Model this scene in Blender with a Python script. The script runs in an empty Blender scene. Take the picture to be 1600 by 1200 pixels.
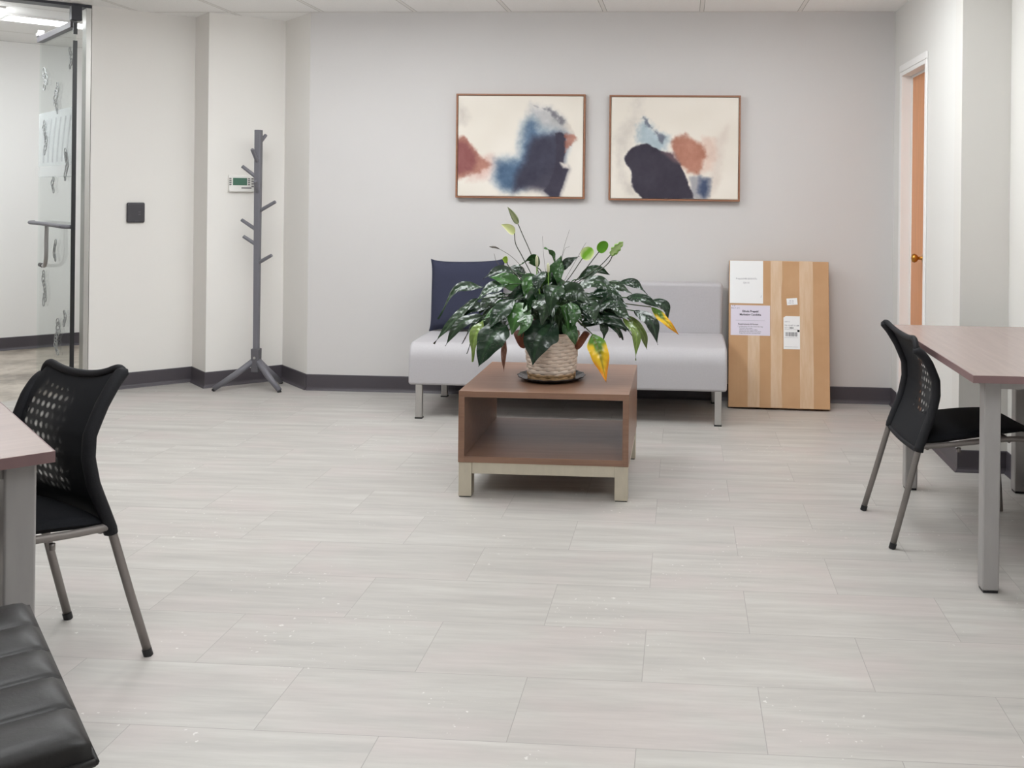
import bpy, bmesh, math, random
import numpy as np
from mathutils import Vector, Matrix, noise

# ------------------------------------------------------------------ camera, world, exposure
sc = bpy.context.scene
COL = sc.collection
FPX, CX, CY = 1534.2, 967.9, 303.0          # focal length and principal point on a 1600 x 1200 frame
cam_d = bpy.data.cameras.new('camera')
cam = bpy.data.objects.new('camera', cam_d); COL.objects.link(cam)
cam_d.sensor_fit = 'HORIZONTAL'; cam_d.sensor_width = 36.0
cam_d.lens = 36.0 * FPX / 1600.0
cam_d.shift_x = (800.0 - CX) / 1600.0
cam_d.shift_y = (CY - 600.0) / 1600.0
YAW, ROLL = 0.065, 0.011
rot = Matrix.Rotation(YAW, 4, 'Z') @ Matrix.Rotation(math.pi/2, 4, 'X') @ Matrix.Rotation(ROLL, 4, 'Z')
cam.matrix_world = Matrix.Translation((0, 0, 1.29)) @ rot
sc.camera = cam
w = bpy.data.worlds.new('World'); sc.world = w; w.use_nodes = True
w.node_tree.nodes['Background'].inputs[0].default_value = (1, 1, 1, 1)
w.node_tree.nodes['Background'].inputs[1].default_value = 0.05
sc.view_settings.view_transform = 'Standard'
sc.view_settings.look = 'None'
sc.view_settings.exposure = -0.03
sc.view_settings.gamma = 1.0
sc.view_settings.use_curve_mapping = False
sc.cycles.max_bounces = 10
sc.cycles.diffuse_bounces = 6
sc.cycles.transparent_max_bounces = 16
LAMP = 11.2                                  # emission of the ceiling light diffusers
CEIL = 2.442

# ------------------------------------------------------------------ materials
def srgb(r, g, b):
    def f(c):
        c /= 255.0
        return c/12.92 if c <= .04045 else ((c+.055)/1.055)**2.4
    return (f(r), f(g), f(b), 1)

class NT:
    def __init__(s, name):
        s.m = bpy.data.materials.new(name); s.m.use_nodes = True
        s.t = s.m.node_tree; s.n = s.t.nodes; s.b = s.n['Principled BSDF']
    def node(s, typ, **kw):
        o = s.n.new(typ)
        for k, v in kw.items(): setattr(o, k, v)
        return o
    def link(s, a, b): s.t.links.new(a, b)
    def val(s, sock, v):
        if hasattr(v, 'is_output') or isinstance(v, bpy.types.NodeSocket): s.link(v, sock)
        else: sock.default_value = v
    def math(s, op, a, b=0.0, c=0.0):
        o = s.node('ShaderNodeMath', operation=op)
        s.val(o.inputs[0], a); s.val(o.inputs[1], b); s.val(o.inputs[2], c)
        return o.outputs[0]
    def mix(s, f, a, b):
        o = s.node('ShaderNodeMix', data_type='RGBA')
        s.val(o.inputs[0], f); s.val(o.inputs[6], a); s.val(o.inputs[7], b)
        return o.outputs[2]
    def noise(s, vec, scale, detail=3, rough=.5):
        o = s.node('ShaderNodeTexNoise'); o.inputs['Scale'].default_value = scale
        o.inputs['Detail'].default_value = detail; o.inputs['Roughness'].default_value = rough
        if vec is not None: s.link(vec, o.inputs['Vector'])
        return o.outputs[0]
    def ramp(s, f, stops):
        o = s.node('ShaderNodeValToRGB'); s.link(f, o.inputs[0])
        e = o.color_ramp.elements
        while len(e) < len(stops): e.new(.5)
        for k, (p, c) in zip(e, stops): k.position = p; k.color = c
        return o.outputs[0]
    def coord(s, kind='Object', scale=(1, 1, 1), rot=(0, 0, 0), loc=(0, 0, 0)):
        t = s.node('ShaderNodeTexCoord'); m = s.node('ShaderNodeMapping')
        s.link(t.outputs[kind], m.inputs[0])
        m.inputs['Scale'].default_value = scale; m.inputs['Rotation'].default_value = rot; m.inputs['Location'].default_value = loc
        return m.outputs[0]
    def geo(s, scale=(1, 1, 1), rot=(0, 0, 0), loc=(0, 0, 0)):
        t = s.node('ShaderNodeNewGeometry'); m = s.node('ShaderNodeMapping')
        s.link(t.outputs['Position'], m.inputs[0])
        m.inputs['Scale'].default_value = scale; m.inputs['Rotation'].default_value = rot; m.inputs['Location'].default_value = loc
        return m.outputs[0]
    def bump(s, h, strength, dist=.01):
        o = s.node('ShaderNodeBump'); o.inputs['Strength'].default_value = strength
        o.inputs['Distance'].default_value = dist; s.link(h, o.inputs['Height'])
        s.link(o.outputs[0], s.b.inputs['Normal'])
    def set(s, color=None, rough=None, metal=None, spec=None):
        if color is not None: s.val(s.b.inputs['Base Color'], color)
        if rough is not None: s.val(s.b.inputs['Roughness'], rough)
        if metal is not None: s.val(s.b.inputs['Metallic'], metal)
        if spec is not None: s.val(s.b.inputs['Specular IOR Level'], spec)
        return s.m

M = {}
def plain(name, rgb, rough=.5, metal=0, spec=.5, nscale=0, namt=0, bump=0, stretch=(1, 1, 1)):
    k = NT(name); c = srgb(*rgb)
    if nscale:
        v = k.coord(scale=stretch)
        n = k.noise(v, nscale, 4, .6)
        lo = tuple(x*(1-namt) for x in c[:3])+(1,); hi = tuple(min(1, x*(1+namt)) for x in c[:3])+(1,)
        col = k.ramp(n, [(.3, lo), (.7, hi)])
        k.set(col, rough, metal, spec)
        if bump: k.bump(n, bump, .002)
    else: k.set(c, rough, metal, spec)
    M[name] = k.m
    return k.m

def paint(name, rgb):
    k = NT(name); v = k.geo()
    n = k.noise(v, 1.3, 2); c = srgb(*rgb)
    col = k.ramp(n, [(.3, tuple(x*.985 for x in c[:3])+(1,)), (.7, c)])
    k.set(col, .62, 0, .35); k.bump(k.noise(v, 260, 2), .12, .001); M[name] = k.m
paint('cream_paint', (233, 230, 226))
paint('grey_paint', (209, 206, 205))
paint('white_paint', (240, 239, 238)); paint('closet_paint', (224, 223, 220)); paint('right_paint', (222, 220, 216))
plain('baseboard_vinyl', (74, 69, 75), .45)
plain('white_metal', (232, 230, 228), .4)
plain('brushed_silver', (186, 183, 180), .36, .6, nscale=60, namt=.06, stretch=(8, 8, .4))
plain('champagne_metal', (205, 197, 180), .36, .7, nscale=40, namt=.04, stretch=(1, 1, .3))
plain('leg_grey', (164, 161, 160), .38, .25, nscale=30, namt=.04, stretch=(1, 1, .2))
plain('tube_grey', (134, 128, 125), .36, .5)
plain('black_plastic', (24, 24, 27), .4)
plain('black_fabric', (20, 21, 25), .85, spec=.2, nscale=300, namt=.3, bump=.4)
plain('edge_fabric', (27, 27, 31), .7, spec=.3, nscale=400, namt=.3, bump=.3)
plain('couch_fabric', (182, 179, 182), .55, spec=.4, nscale=120, namt=.03, bump=.1)
plain('navy_fabric', (58, 60, 78), .9, spec=.15, nscale=500, namt=.18, bump=.5)
plain('rack_paint', (112, 111, 118), .45)
plain('rack_node', (96, 94, 99), .5)
plain('reader_body', (66, 64, 69), .38)
plain('reader_lens', (92, 90, 94), .3)
plain('keypad_white', (236, 234, 230), .4)
plain('keypad_screen', (84, 122, 104), .25)
plain('keypad_button', (120, 118, 118), .5)
plain('leather', (34, 32, 32), .46, spec=.4, nscale=90, namt=.12, bump=.25)
plain('leather_side', (36, 37, 37), .4, spec=.5, nscale=90, namt=.12, bump=.25)
plain('paper_white', (236, 237, 238), .7)
plain('paper_lilac', (220, 214, 228), .7)
plain('ink', (60, 58, 70), .8)
plain('ink_grey', (140, 138, 148), .8)
plain('ink_black', (20, 20, 20), .8)
plain('door_wood', (214, 148, 100), .42, nscale=7, namt=.10, stretch=(10, 10, .6))
plain('brass', (190, 135, 60), .28, .9)
plain('dark_bronze', (48, 48, 54), .4, .3)
plain('alu', (186, 184, 180), .4, .6)
plain('soil', (34, 24, 18), .95, nscale=80, namt=.5, bump=.5)
plain('saucer_plastic', (34, 30, 34), .22)
plain('handle_brown', (120, 62, 38), .5, nscale=30, namt=.3)
plain('frosted_print', (158, 160, 160), .6, nscale=120, namt=.12)
plain('tbar', (205, 203, 200), .5)
plain('stem_green', (96, 122, 52), .5)
plain('stem_dry', (120, 104, 92), .7)
plain('stem_dark', (52, 50, 44), .6)

def wood(name, a, b, rough, spec=.5, sc=(1.2, 22, 22)):
    k = NT(name); v = k.coord(scale=sc)
    n = k.noise(v, 2.2, 5, .65)
    k.set(k.ramp(n, [(.28, srgb(*a)), (.72, srgb(*b))]), rough, 0, spec)
    M[name] = k.m
wood('walnut', (124, 92, 74), (146, 112, 92), .33, .55)
wood('desk_laminate', (156, 139, 134), (164, 147, 141), .27, .8, sc=(22, 1.2, 22))
plain('desk_edge', (126, 100, 100), .45)

# cardboard and tapes
k = NT('cardboard'); v = k.coord(scale=(1, 1, 60))
n = k.noise(k.coord(), 5, 3); n2 = k.noise(k.coord(scale=(90, 1, 1)), 2, 2)
c1 = k.ramp(n, [(.3, srgb(192, 153, 115)), (.7, srgb(202, 164, 127))])
k.set(k.mix(k.math('MULTIPLY', n2, .12), c1, srgb(160, 118, 80)), .75, 0, .2); M['cardboard'] = k.m
k = NT('cardboard_edge'); k.set(srgb(150, 112, 78), .8, 0, .2); M['cardboard_edge'] = k.m
k = NT('packing_tape')
n = k.noise(k.coord(scale=(8, 1, 1.2)), 4, 4, .6)
k.set(k.ramp(n, [(.35, srgb(206, 174, 140)), (.65, srgb(216, 190, 162))]), .3, 0, .5); k.bump(n, .25, .004); M['packing_tape'] = k.m

# glossy vinyl tile floor : 0.6095 x 0.3125 m tiles, half bond
k = NT('floor_tile')
v = k.geo(loc=(0, 0, 0))
br = k.node('ShaderNodeTexBrick'); br.offset = .5; br.offset_frequency = 2; br.squash = 1
mp = k.geo(loc=(1.01+.30475+.6095*20, -2.2835+.3125*20, 0))
k.link(mp, br.inputs['Vector'])
br.inputs['Scale'].default_value = 1; br.inputs['Mortar Size'].default_value = .0012
br.inputs['Mortar Smooth'].default_value = .3; br.inputs['Bias'].default_value = 0
br.inputs['Brick Width'].default_value = .6095; br.inputs['Row Height'].default_value = .3125
br.inputs['Color1'].default_value = (0, 0, 0, 1); br.inputs['Color2'].default_value = (1, 1, 1, 1); br.inputs['Mortar'].default_value = (.5, .5, .5, 1)
sep = k.node('ShaderNodeSeparateColor'); k.link(br.outputs['Color'], sep.inputs[0])
# each tile has its own streak pattern : shift the noise by the tile value
cmb = k.node('ShaderNodeCombineXYZ'); k.link(k.math('MULTIPLY', sep.outputs[0], 37.0), cmb.inputs[2])
def addv(a, b):
    o = k.node('ShaderNodeVectorMath', operation='ADD'); k.link(a, o.inputs[0]); k.link(b, o.inputs[1]); return o.outputs[0]
st = k.noise(addv(k.geo(scale=(1.5, 16, 1)), cmb.outputs[0]), 1.0, 5, .62)
st2 = k.noise(addv(k.geo(scale=(5, 46, 1)), cmb.outputs[0]), 1.0, 3, .6)
cl = k.noise(addv(k.geo(scale=(2.2, 4.2, 1)), cmb.outputs[0]), 1.0, 2, .5)
base = k.ramp(st, [(.30, srgb(173, 169, 165)), (.5, srgb(183, 179, 174)), (.70, srgb(194, 191, 186))])
pink = k.mix(k.ramp(cl, [(.5, (0, 0, 0, 1)), (.67, (.6, .6, .6, 1))]), base, srgb(189, 179, 176))
fin = k.ramp(st2, [(.38, (.93, .93, .93, 1)), (.62, (1.03, 1.03, 1.03, 1))])
mu = k.node('ShaderNodeMix', data_type='RGBA', blend_type='MULTIPLY'); mu.inputs[0].default_value = .7
k.link(pink, mu.inputs[6]); k.link(fin, mu.inputs[7])
tone = k.ramp(sep.outputs[0], [(0, (.965, .965, .965, 1)), (1, (1.0, 1.0, 1.0, 1))])
mu2 = k.node('ShaderNodeMix', data_type='RGBA', blend_type='MULTIPLY'); mu2.inputs[0].default_value = 1
k.link(mu.outputs[2], mu2.inputs[6]); k.link(tone, mu2.inputs[7])
# white worn specks, in two scuffed areas
vor = k.node('ShaderNodeTexNoise'); vor.inputs['Scale'].default_value = 60; vor.inputs['Detail'].default_value = 3
k.link(k.geo(), vor.inputs['Vector'])
patch = k.noise(k.geo(), 2.3, 2)
spk = k.math('MULTIPLY', k.math('GREATER_THAN', vor.outputs[0], .68), k.math('GREATER_THAN', patch, .56))
c3 = k.mix(k.math('MULTIPLY', spk, .5), mu2.outputs[2], srgb(236, 234, 230))
fc = k.mix(k.math('MULTIPLY', br.outputs['Fac'], .7), c3, srgb(140, 134, 130))
k.set(fc, k.ramp(st, [(.3, (.42, .42, .42, 1)), (.7, (.34, .34, .34, 1))]), 0, .45)
inv = k.math('SUBTRACT', 1.0, br.outputs['Fac']); k.bump(inv, .25, .002)
M['floor_tile'] = k.m

# mottled floor of the room beyond the glass door
k = NT('stone_floor')
n = k.noise(k.geo(scale=(1, 1, 1), rot=(0, 0, .78)), 3.2, 6, .62)
k.set(k.ramp(n, [(.34, srgb(132, 122, 112)), (.48, srgb(172, 162, 150)), (.6, srgb(196, 186, 174)), (.72, srgb(160, 146, 132))]), .4); M['stone_floor'] = k.m

# acoustic ceiling tiles with T bars
def ceiling_mat(name, rotz, ox, oy, px=.6096, py=1.2192):
    k = NT(name); p = k.geo(rot=(0, 0, rotz), loc=(ox, oy, 0))
    s = k.node('ShaderNodeSeparateXYZ'); k.link(p, s.inputs[0])
    def line(c, per, wd):
        f = k.math('PINGPONG', c, per/2)
        return k.math('LESS_THAN', f, wd)
    lines = k.math('MAXIMUM', line(s.outputs[0], px, .012), line(s.outputs[1], py, .012))
    edge = k.math('MAXIMUM', line(s.outputs[0], px, .0145), line(s.outputs[1], py, .0145))
    n = k.noise(k.geo(), 220, 3, .7)
    tile = k.ramp(n, [(.4, srgb(241, 240, 238)), (.6, srgb(249, 248, 247))])
    c = k.mix(edge, tile, srgb(150, 147, 143)); c = k.mix(lines, c, srgb(236, 234, 231))
    k.set(c, .85, 0, .2); k.bump(k.math('SUBTRACT', n, k.math('MULTIPLY', lines, -1.0)), .2, .003); M[name] = k.m
ceiling_mat('ceiling_tile', 0, 2.336+.6096*20, -6.2+1.2192*20)
ceiling_mat('ceiling_tile_diagonal', math.radians(44), 20*.6096-.1, 20*1.2192)

k = NT('lamp_diffuser'); k.set(srgb(240, 240, 238), .5)
k.b.inputs['Emission Color'].default_value = (.95, .985, 1.0, 1); k.b.inputs['Emission Strength'].default_value = LAMP
M['lamp_diffuser'] = k.m

# glass door
k = NT('door_glass')
tr = k.node('ShaderNodeBsdfTransparent'); tr.inputs[0].default_value = (.965, .985, .98, 1)
gl = k.node('ShaderNodeBsdfGlossy'); gl.inputs['Roughness'].default_value = .03
mx = k.node('ShaderNodeMixShader')
fr = k.node('ShaderNodeFresnel'); fr.inputs[0].default_value = 1.35
k.link(k.math('MULTIPLY', fr.outputs[0], .35), mx.inputs[0]); k.link(tr.outputs[0], mx.inputs[1]); k.link(gl.outputs[0], mx.inputs[2])
k.link(mx.outputs[0], k.n['Material Output'].inputs[0]); M['door_glass'] = k.m
def translucent(name, amt, rgb):
    k = NT(name)
    tr = k.node('ShaderNodeBsdfTransparent')
    df = k.node('ShaderNodeBsdfDiffuse'); df.inputs[0].default_value = srgb(*rgb)
    mx = k.node('ShaderNodeMixShader'); mx.inputs[0].default_value = amt
    k.link(tr.outputs[0], mx.inputs[1]); k.link(df.outputs[0], mx.inputs[2])
    k.link(mx.outputs[0], k.n['Material Output'].inputs[0]); M[name] = k.m
translucent('band_pale', .2, (222, 228, 232)); translucent('band_white', .3, (240, 241, 240)); translucent('band_grey', .13, (170, 176, 180))

# perforated mesh of the chair backs (holes are open)
k = NT('chair_mesh')
uv = k.node('ShaderNodeUVMap'); s = k.node('ShaderNodeSeparateXYZ'); k.link(uv.outputs[0], s.inputs[0])
U = k.math('MULTIPLY', s.outputs[0], 13.0); V = k.math('MULTIPLY', s.outputs[1], 15.0)
row = k.math('FLOOR', V); off = k.math('MULTIPLY', k.math('MODULO', row, 2.0), .5)
fu = k.math('SUBTRACT', k.math('FRACT', k.math('ADD', U, off)), .5); fv = k.math('SUBTRACT', k.math('FRACT', V), .5)
d = k.math('SQRT', k.math('ADD', k.math('POWER', fu, 2.0), k.math('POWER', fv, 2.0)))
blob = k.ramp(d, [(.10, (1, 1, 1, 1)), (.38, (0, 0, 0, 1))])
pat = k.ramp(k.noise(uv.outputs[0], 5.5, 1), [(.38, (.15, .15, .15, 1)), (.6, (1, 1, 1, 1))])
blob = k.math('MULTIPLY', blob, pat)
# fine weave
fx = k.math('PINGPONG', k.math('MULTIPLY', s.outputs[0], 130.0), .5); fy = k.math('PINGPONG', k.math('MULTIPLY', s.outputs[1], 130.0), .5)
fine = k.math('GREATER_THAN', k.math('MULTIPLY', fx, fy), .075)
# windows: the solid lower panel and hems are opaque
win = k.node('ShaderNodeAttribute'); win.attribute_name = 'open'
al = k.math('MULTIPLY', k.math('MULTIPLY', k.math('ADD', k.math('MULTIPLY', blob, .5), .03), win.outputs['Fac']), 1.0)
tr = k.node('ShaderNodeBsdfTransparent'); mx = k.node('ShaderNodeMixShader')
k.set(srgb(24, 25, 29), .75, 0, .25)
k.link(al, mx.inputs[0]); k.link(k.b.outputs[0], mx.inputs[1]); k.link(tr.outputs[0], mx.inputs[2])
k.link(mx.outputs[0], k.n['Material Output'].inputs[0]); M['chair_mesh'] = k.m

# vertex-tinted leaf, canvas and basket materials
def vcol(name, rough, spec=.5, bumpscale=0, coat=0, rvar=None):
    k = NT(name); a = k.node('ShaderNodeAttribute'); a.attribute_name = 'Col'
    k.set(a.outputs['Color'], rough, 0, spec)
    if coat: k.b.inputs['Coat Weight'].default_value = coat; k.b.inputs['Coat Roughness'].default_value = .15
    if bumpscale: k.bump(k.noise(k.coord(), bumpscale, 3), .3, .002)
    M[name] = k.m
vcol('leaf', .25, .5, 0, .2); vcol('canvas', .8, .15, 900); vcol('basket', .6, .3, 90)
vcol('petal', .5, .4)
plain('basket_plain', (205, 180, 158), .6)
wood('frame_wood', (134, 90, 66), (158, 110, 82), .45)
plain('canvas_back', (210, 200, 188), .8)

# ------------------------------------------------------------------ mesh helpers
class MB:
    """collects geometry for ONE mesh object"""
    def __init__(s): s.v = []; s.f = []; s.mi = []; s.uv = {}; s.col = []
    def add(s, vs, fs, mi=0, col=None):
        o = len(s.v); s.v += [tuple(x) for x in vs]
        s.f += [tuple(i+o for i in f) for f in fs]; s.mi += [mi]*len(fs)
        if col is not None:
            while len(s.col) < o: s.col.append((1, 1, 1, 1))
            s.col += list(col)
        return s
    def box(s, a, b, mi=0, mat=None):
        x0, y0, z0 = a; x1, y1, z1 = b
        vs = [(x0, y0, z0), (x1, y0, z0), (x1, y1, z0), (x0, y1, z0), (x0, y0, z1), (x1, y0, z1), (x1, y1, z1), (x0, y1, z1)]
        if mat: vs = [mat @ Vector(q) for q in vs]
        return s.add(vs, [(0, 3, 2, 1), (4, 5, 6, 7), (0, 1, 5, 4), (1, 2, 6, 5), (2, 3, 7, 6), (3, 0, 4, 7)], mi)
    def prism(s, pts, z0, z1, mi=0):
        n = len(pts)
        vs = [(x, y, z0) for x, y in pts]+[(x, y, z1) for x, y in pts]
        fs = [tuple(range(n))[::-1], tuple(range(n, 2*n))]+[(i, (i+1) % n, n+(i+1) % n, n+i) for i in range(n)]
        return s.add(vs, fs, mi)
    def tube(s, pts, r, n=12, mi=0, cap=True, sx=1.0, col=None):
        pts = [Vector(q) for q in pts]; N = len(pts)
        rr = r if isinstance(r, (list, tuple)) else [r]*N
        vs = []; up = None
        for i, q in enumerate(pts):
            t = (pts[min(i+1, N-1)]-pts[max(i-1, 0)]).normalized()
            if up is None:
                up = Vector((0, 0, 1)) if abs(t.z) < .9 else Vector((0, 1, 0))
            a = (up-t*up.dot(t)).normalized(); b = t.cross(a); up = a
            for j in range(n):
                g = 2*math.pi*j/n
                vs.append(q+a*math.cos(g)*rr[i]*sx+b*math.sin(g)*rr[i])
        fs = [(i*n+j, i*n+(j+1) % n, (i+1)*n+(j+1) % n, (i+1)*n+j) for i in range(N-1) for j in range(n)]
        if cap: fs += [tuple(range(n))[::-1], tuple((N-1)*n+j for j in range(n))]
        return s.add(vs, fs, mi, [col]*len(vs) if col else None)
    def lathe(s, prof, c=(0, 0), n=48, mi=0, f=None):
        vs = []
        for r, z in prof:
            for j in range(n):
                g = 2*math.pi*j/n; rr = r+(f(g, z, r) if f else 0)
                vs.append((c[0]+rr*math.cos(g), c[1]+rr*math.sin(g), z))
        N = len(prof)
        fs = [(i*n+j, i*n+(j+1) % n, (i+1)*n+(j+1) % n, (i+1)*n+j) for i in range(N-1) for j in range(n)]
        fs += [tuple(range(n))[::-1], tuple((N-1)*n+j for j in range(n))]
        return s.add(vs, fs, mi)
    def grid(s, fn, nu, nv, mi=0, col=None):
        vs = [fn(i/(nu-1), j/(nv-1)) for i in range(nu) for j in range(nv)]
        fs = [(i*nv+j, (i+1)*nv+j, (i+1)*nv+j+1, i*nv+j+1) for i in range(nu-1) for j in range(nv-1)]
        cs = [col(i/(nu-1), j/(nv-1)) for i in range(nu) for j in range(nv)] if col else None
        return s.add(vs, fs, mi, cs)

def obj(name, mb, mats, parent=None, smooth=False, bevel=0, seg=2, solid=0, sub=0, label=None, loc=None, bang=40):
    me = bpy.data.meshes.new(name); me.from_pydata(mb.v, [], mb.f)
    for m_ in (mats if isinstance(mats, (list, tuple)) else [mats]): me.materials.append(M[m_])
    if any(mb.mi): me.polygons.foreach_set('material_index', mb.mi)
    if mb.col:
        at = me.color_attributes.new('Col', 'FLOAT_COLOR', 'POINT')
        while len(mb.col) < len(mb.v): mb.col.append((1, 1, 1, 1))
        at.data.foreach_set('color', [c for q in mb.col for c in q])
    bm = bmesh.new(); bm.from_mesh(me)
    if not getattr(mb, 'keepn', False): bmesh.ops.recalc_face_normals(bm, faces=bm.faces)
    bm.to_mesh(me); bm.free()
    if smooth: me.polygons.foreach_set('use_smooth', [True]*len(me.polygons))
    me.update()
    o = bpy.data.objects.new(name, me); COL.objects.link(o)
    if loc: o.location = loc
    if parent is not None: o.parent = parent
    if solid:
        q = o.modifiers.new('solid', 'SOLIDIFY'); q.thickness = solid; q.offset = 0
    if bevel:
        q = o.modifiers.new('bevel', 'BEVEL'); q.width = bevel; q.segments = seg; q.limit_method = 'ANGLE'; q.angle_limit = math.radians(bang)
        if smooth is False:
            me.polygons.foreach_set('use_smooth', [True]*len(me.polygons)); q.harden_normals = True
    if sub:
        q = o.modifiers.new('sub', 'SUBSURF'); q.levels = sub; q.render_levels = sub
    if label: o['label'] = label
    return o

def thing(name, label, cat, loc=(0, 0, 0), rz=0, group=None):
    o = bpy.data.objects.new(name, None); COL.objects.link(o); o.empty_display_size = .1
    o.location = loc; o.rotation_euler = (0, 0, rz); o['label'] = label; o['category'] = cat
    if group: o['group'] = group
    return o
def tag(o, label, cat, group=None):
    o['label'] = label; o['category'] = cat
    if group: o['group'] = group
    return o
def struct(o): o['kind'] = 'structure'; return o

def catmull(P, n):
    P = [Vector(q) for q in P]; P = [P[0]*2-P[1]]+P+[P[-1]*2-P[-2]]
    out = []; m = len(P)-3
    for i in range(n+1):
        t = i/n*m; k_ = min(int(t), m-1); t -= k_
        a, b, c, d_ = P[k_:k_+4]
        out.append(.5*((2*b)+(c-a)*t+(2*a-5*b+4*c-d_)*t*t+(-a+3*b-3*c+d_)*t**3))
    return out
def interp(tab, x):
    for (x0, y0), (x1, y1) in zip(tab, tab[1:]):
        if x <= x1: return y0+(y1-y0)*max(0, (x-x0))/(x1-x0)
    return tab[-1][1]
def smoothstep(a, b, x):
    t = max(0, min(1, (x-a)/(b-a))); return t*t*(3-2*t)

# ------------------------------------------------------------------ the room
A = (-3.735, 5.965); B = (-3.277, 6.388); C_ = (-3.086, 6.192); D = (-2.714, 6.526); E = (-2.418, 6.21)
RX, RXN = 1.305, 1.53          # right wall beside the door, right wall beside the desk
YC = 4.72                      # where the right wall steps out
dirw = Vector((A[0]-B[0], A[1]-B[1])).normalized()       # along the entrance wall, away from the corner
nrm = Vector((-dirw.y, dirw.x))                           # into the far room?
if nrm.dot(Vector((-1, 1))) < 0: nrm = -nrm
Av = Vector(A)
J1 = Av+dirw*.95                                          # other jamb of the doorway
K1 = Av+dirw*1.75
LW = [(K1.x, -2.4)]
YB = -2.4

def offset_poly(pts, d):
    """offset an open polyline to its left by d (mitred)"""
    pts = [Vector(q) for q in pts]; out = []
    for i, q in enumerate(pts):
        ns = []
        if i > 0: t = (q-pts[i-1]).normalized(); ns.append(Vector((-t.y, t.x)))
        if i < len(pts)-1: t = (pts[i+1]-q).normalized(); ns.append(Vector((-t.y, t.x)))
        n_ = sum(ns, Vector((0, 0))).normalized(); out.append(q+n_*d/max(.3, n_.dot(ns[0])))
    return out
def wall_poly(pts, d, z0, z1, mb=None):
    mb = mb or MB(); o = offset_poly(pts, d)
    mb.prism([tuple(q) for q in pts]+[tuple(q) for q in reversed(o)], z0, z1)
    return mb

struct(obj('floor', MB().prism([(K1.x-.0, YB), (RXN+.12, YB), (RXN+.12, 6.4), (E[0]+.1, 6.4), (D[0], D[1]+.1), C_, (B[0], B[1]+.1), tuple(Av+nrm*.0), tuple(J1), tuple(K1)], -.05, 0), 'floor_tile'))
far0 = Vector((-5.363, 7.406)); far1 = Vector((-4.94, 7.795)); fd = (far1-far0).normalized()
F0 = far0-fd*2.6; F1 = far0+fd*2.2
inner = [tuple(Av+nrm*.001), tuple(J1+nrm*.001), tuple(K1+nrm*.001), tuple(K1+dirw*1.2), tuple(F0), tuple(F1), tuple(Vector(B)+nrm*.14)]
struct(obj('floor_far_room', MB().prism([tuple(Av), tuple(K1+dirw*1.0), tuple(F0), tuple(F1), tuple(Vector(B)+nrm*.1)], -.05, -.001), 'stone_floor'))
struct(obj('ceiling', MB().prism([(K1.x, YB), (RXN+.12, YB), (RXN+.12, 6.4), (E[0]+.1, 6.4), (D[0], D[1]+.12), C_, (B[0], B[1]+.12), tuple(Av), tuple(J1), tuple(K1)], CEIL, CEIL+.06), 'ceiling_tile'))
struct(obj('ceiling_far_room', MB().prism([tuple(Av), tuple(K1+dirw*1.0), tuple(F0), tuple(F1), tuple(Vector(B)+nrm*.1)], CEIL+.001, CEIL+.06), 'ceiling_tile_diagonal'))
# left zigzag wall
struct(obj('wall_left_entrance', wall_poly([A, B, C_, D, E], .12, 0, CEIL), 'cream_paint'))
struct(obj('wall_back', MB().box((E[0], 6.21, 0), (RX+.12, 6.33, CEIL)), 'grey_paint'))
struct(obj('wall_left', wall_poly([(K1.x, YB), tuple(K1), tuple(J1)], .12, 0, CEIL), 'cream_paint'))
struct(obj('wall_far_room', wall_poly([tuple(F0), tuple(F1)], .12, 0, CEIL), 'white_paint'))
struct(obj('wall_far_room_side', wall_poly([tuple(F1), tuple(Vector(B)+nrm*.13)], .12, 0, CEIL), 'white_paint'))
struct(obj('wall_behind_camera', MB().box((K1.x-.12, YB-.12, 0), (RXN+.12, YB, CEIL)), 'white_paint'))
# right wall with the closet doorway
DY0, DY1, DZ = 5.397, 5.985, 2.037
mb = MB()
mb.box((RX, DY1, 0), (RX+.12, 6.21, CEIL)); mb.box((RX, DY0, DZ), (RX+.12, DY1, CEIL))
mb.box((RX, YC+.12, 0), (RX+.12, DY0, CEIL))
struct(obj('wall_right_closet', mb, 'closet_paint'))
mb = MB(); mb.prism([(RX, YC), (RXN, YC), (RXN, YB), (RXN+.12, YB), (RXN+.12, YC+.12), (RX, YC+.12)], 0, CEIL)
struct(obj('wall_right', mb, 'right_paint'))
# closet door: leaf, frame, knob
dr = struct(obj('door_1', MB().box((RX+.055, DY0+.025, .012), (RX+.095, DY1-.012, DZ-.03)), 'door_wood'))
kn = MB(); 
for yy in (5.655,):
    prof = [(.026, 0), (.026, .006), (.010, .010), (.009, .03), (.020, .038), (.026, .052), (.022, .064), (.004, .069)]
    tmp = MB(); tmp.lathe(prof, n=20)
    rm = Matrix.Translation((RX+.0545, yy, .945)) @ Matrix.Rotation(-math.pi/2, 4, 'Y')
    kn.add([rm @ Vector(q) for q in tmp.v], tmp.f)
obj('knob', kn, 'brass', dr, smooth=True)
mb = MB(); j = .028
for (x0, x1, t) in ((RX-.010, RX+.05, 0), (RX+.05, RX+.115, .012)):
    mb.box((x0, DY0, 0), (x1, DY0+.010+t*.5, DZ)); mb.box((x0, DY1-j-t+.012, 0), (x1, DY1, DZ))
    mb.box((x0+.0005, DY0, DZ-j-t+.004), (x1-.0005, DY1, DZ))
mb.box((RX-.011, DY0-.03, 0), (RX-.0105+.010, DY0+.004, DZ)); mb.box((RX-.011, DY1-.008, 0), (RX-.0005, DY1+.03, DZ)); mb.box((RX-.014, DY0-.03, DZ+.0005), (RX-.0005, DY1+.03, DZ+.04))
struct(obj('trim_1', mb, 'white_paint', bevel=.003))

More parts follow.
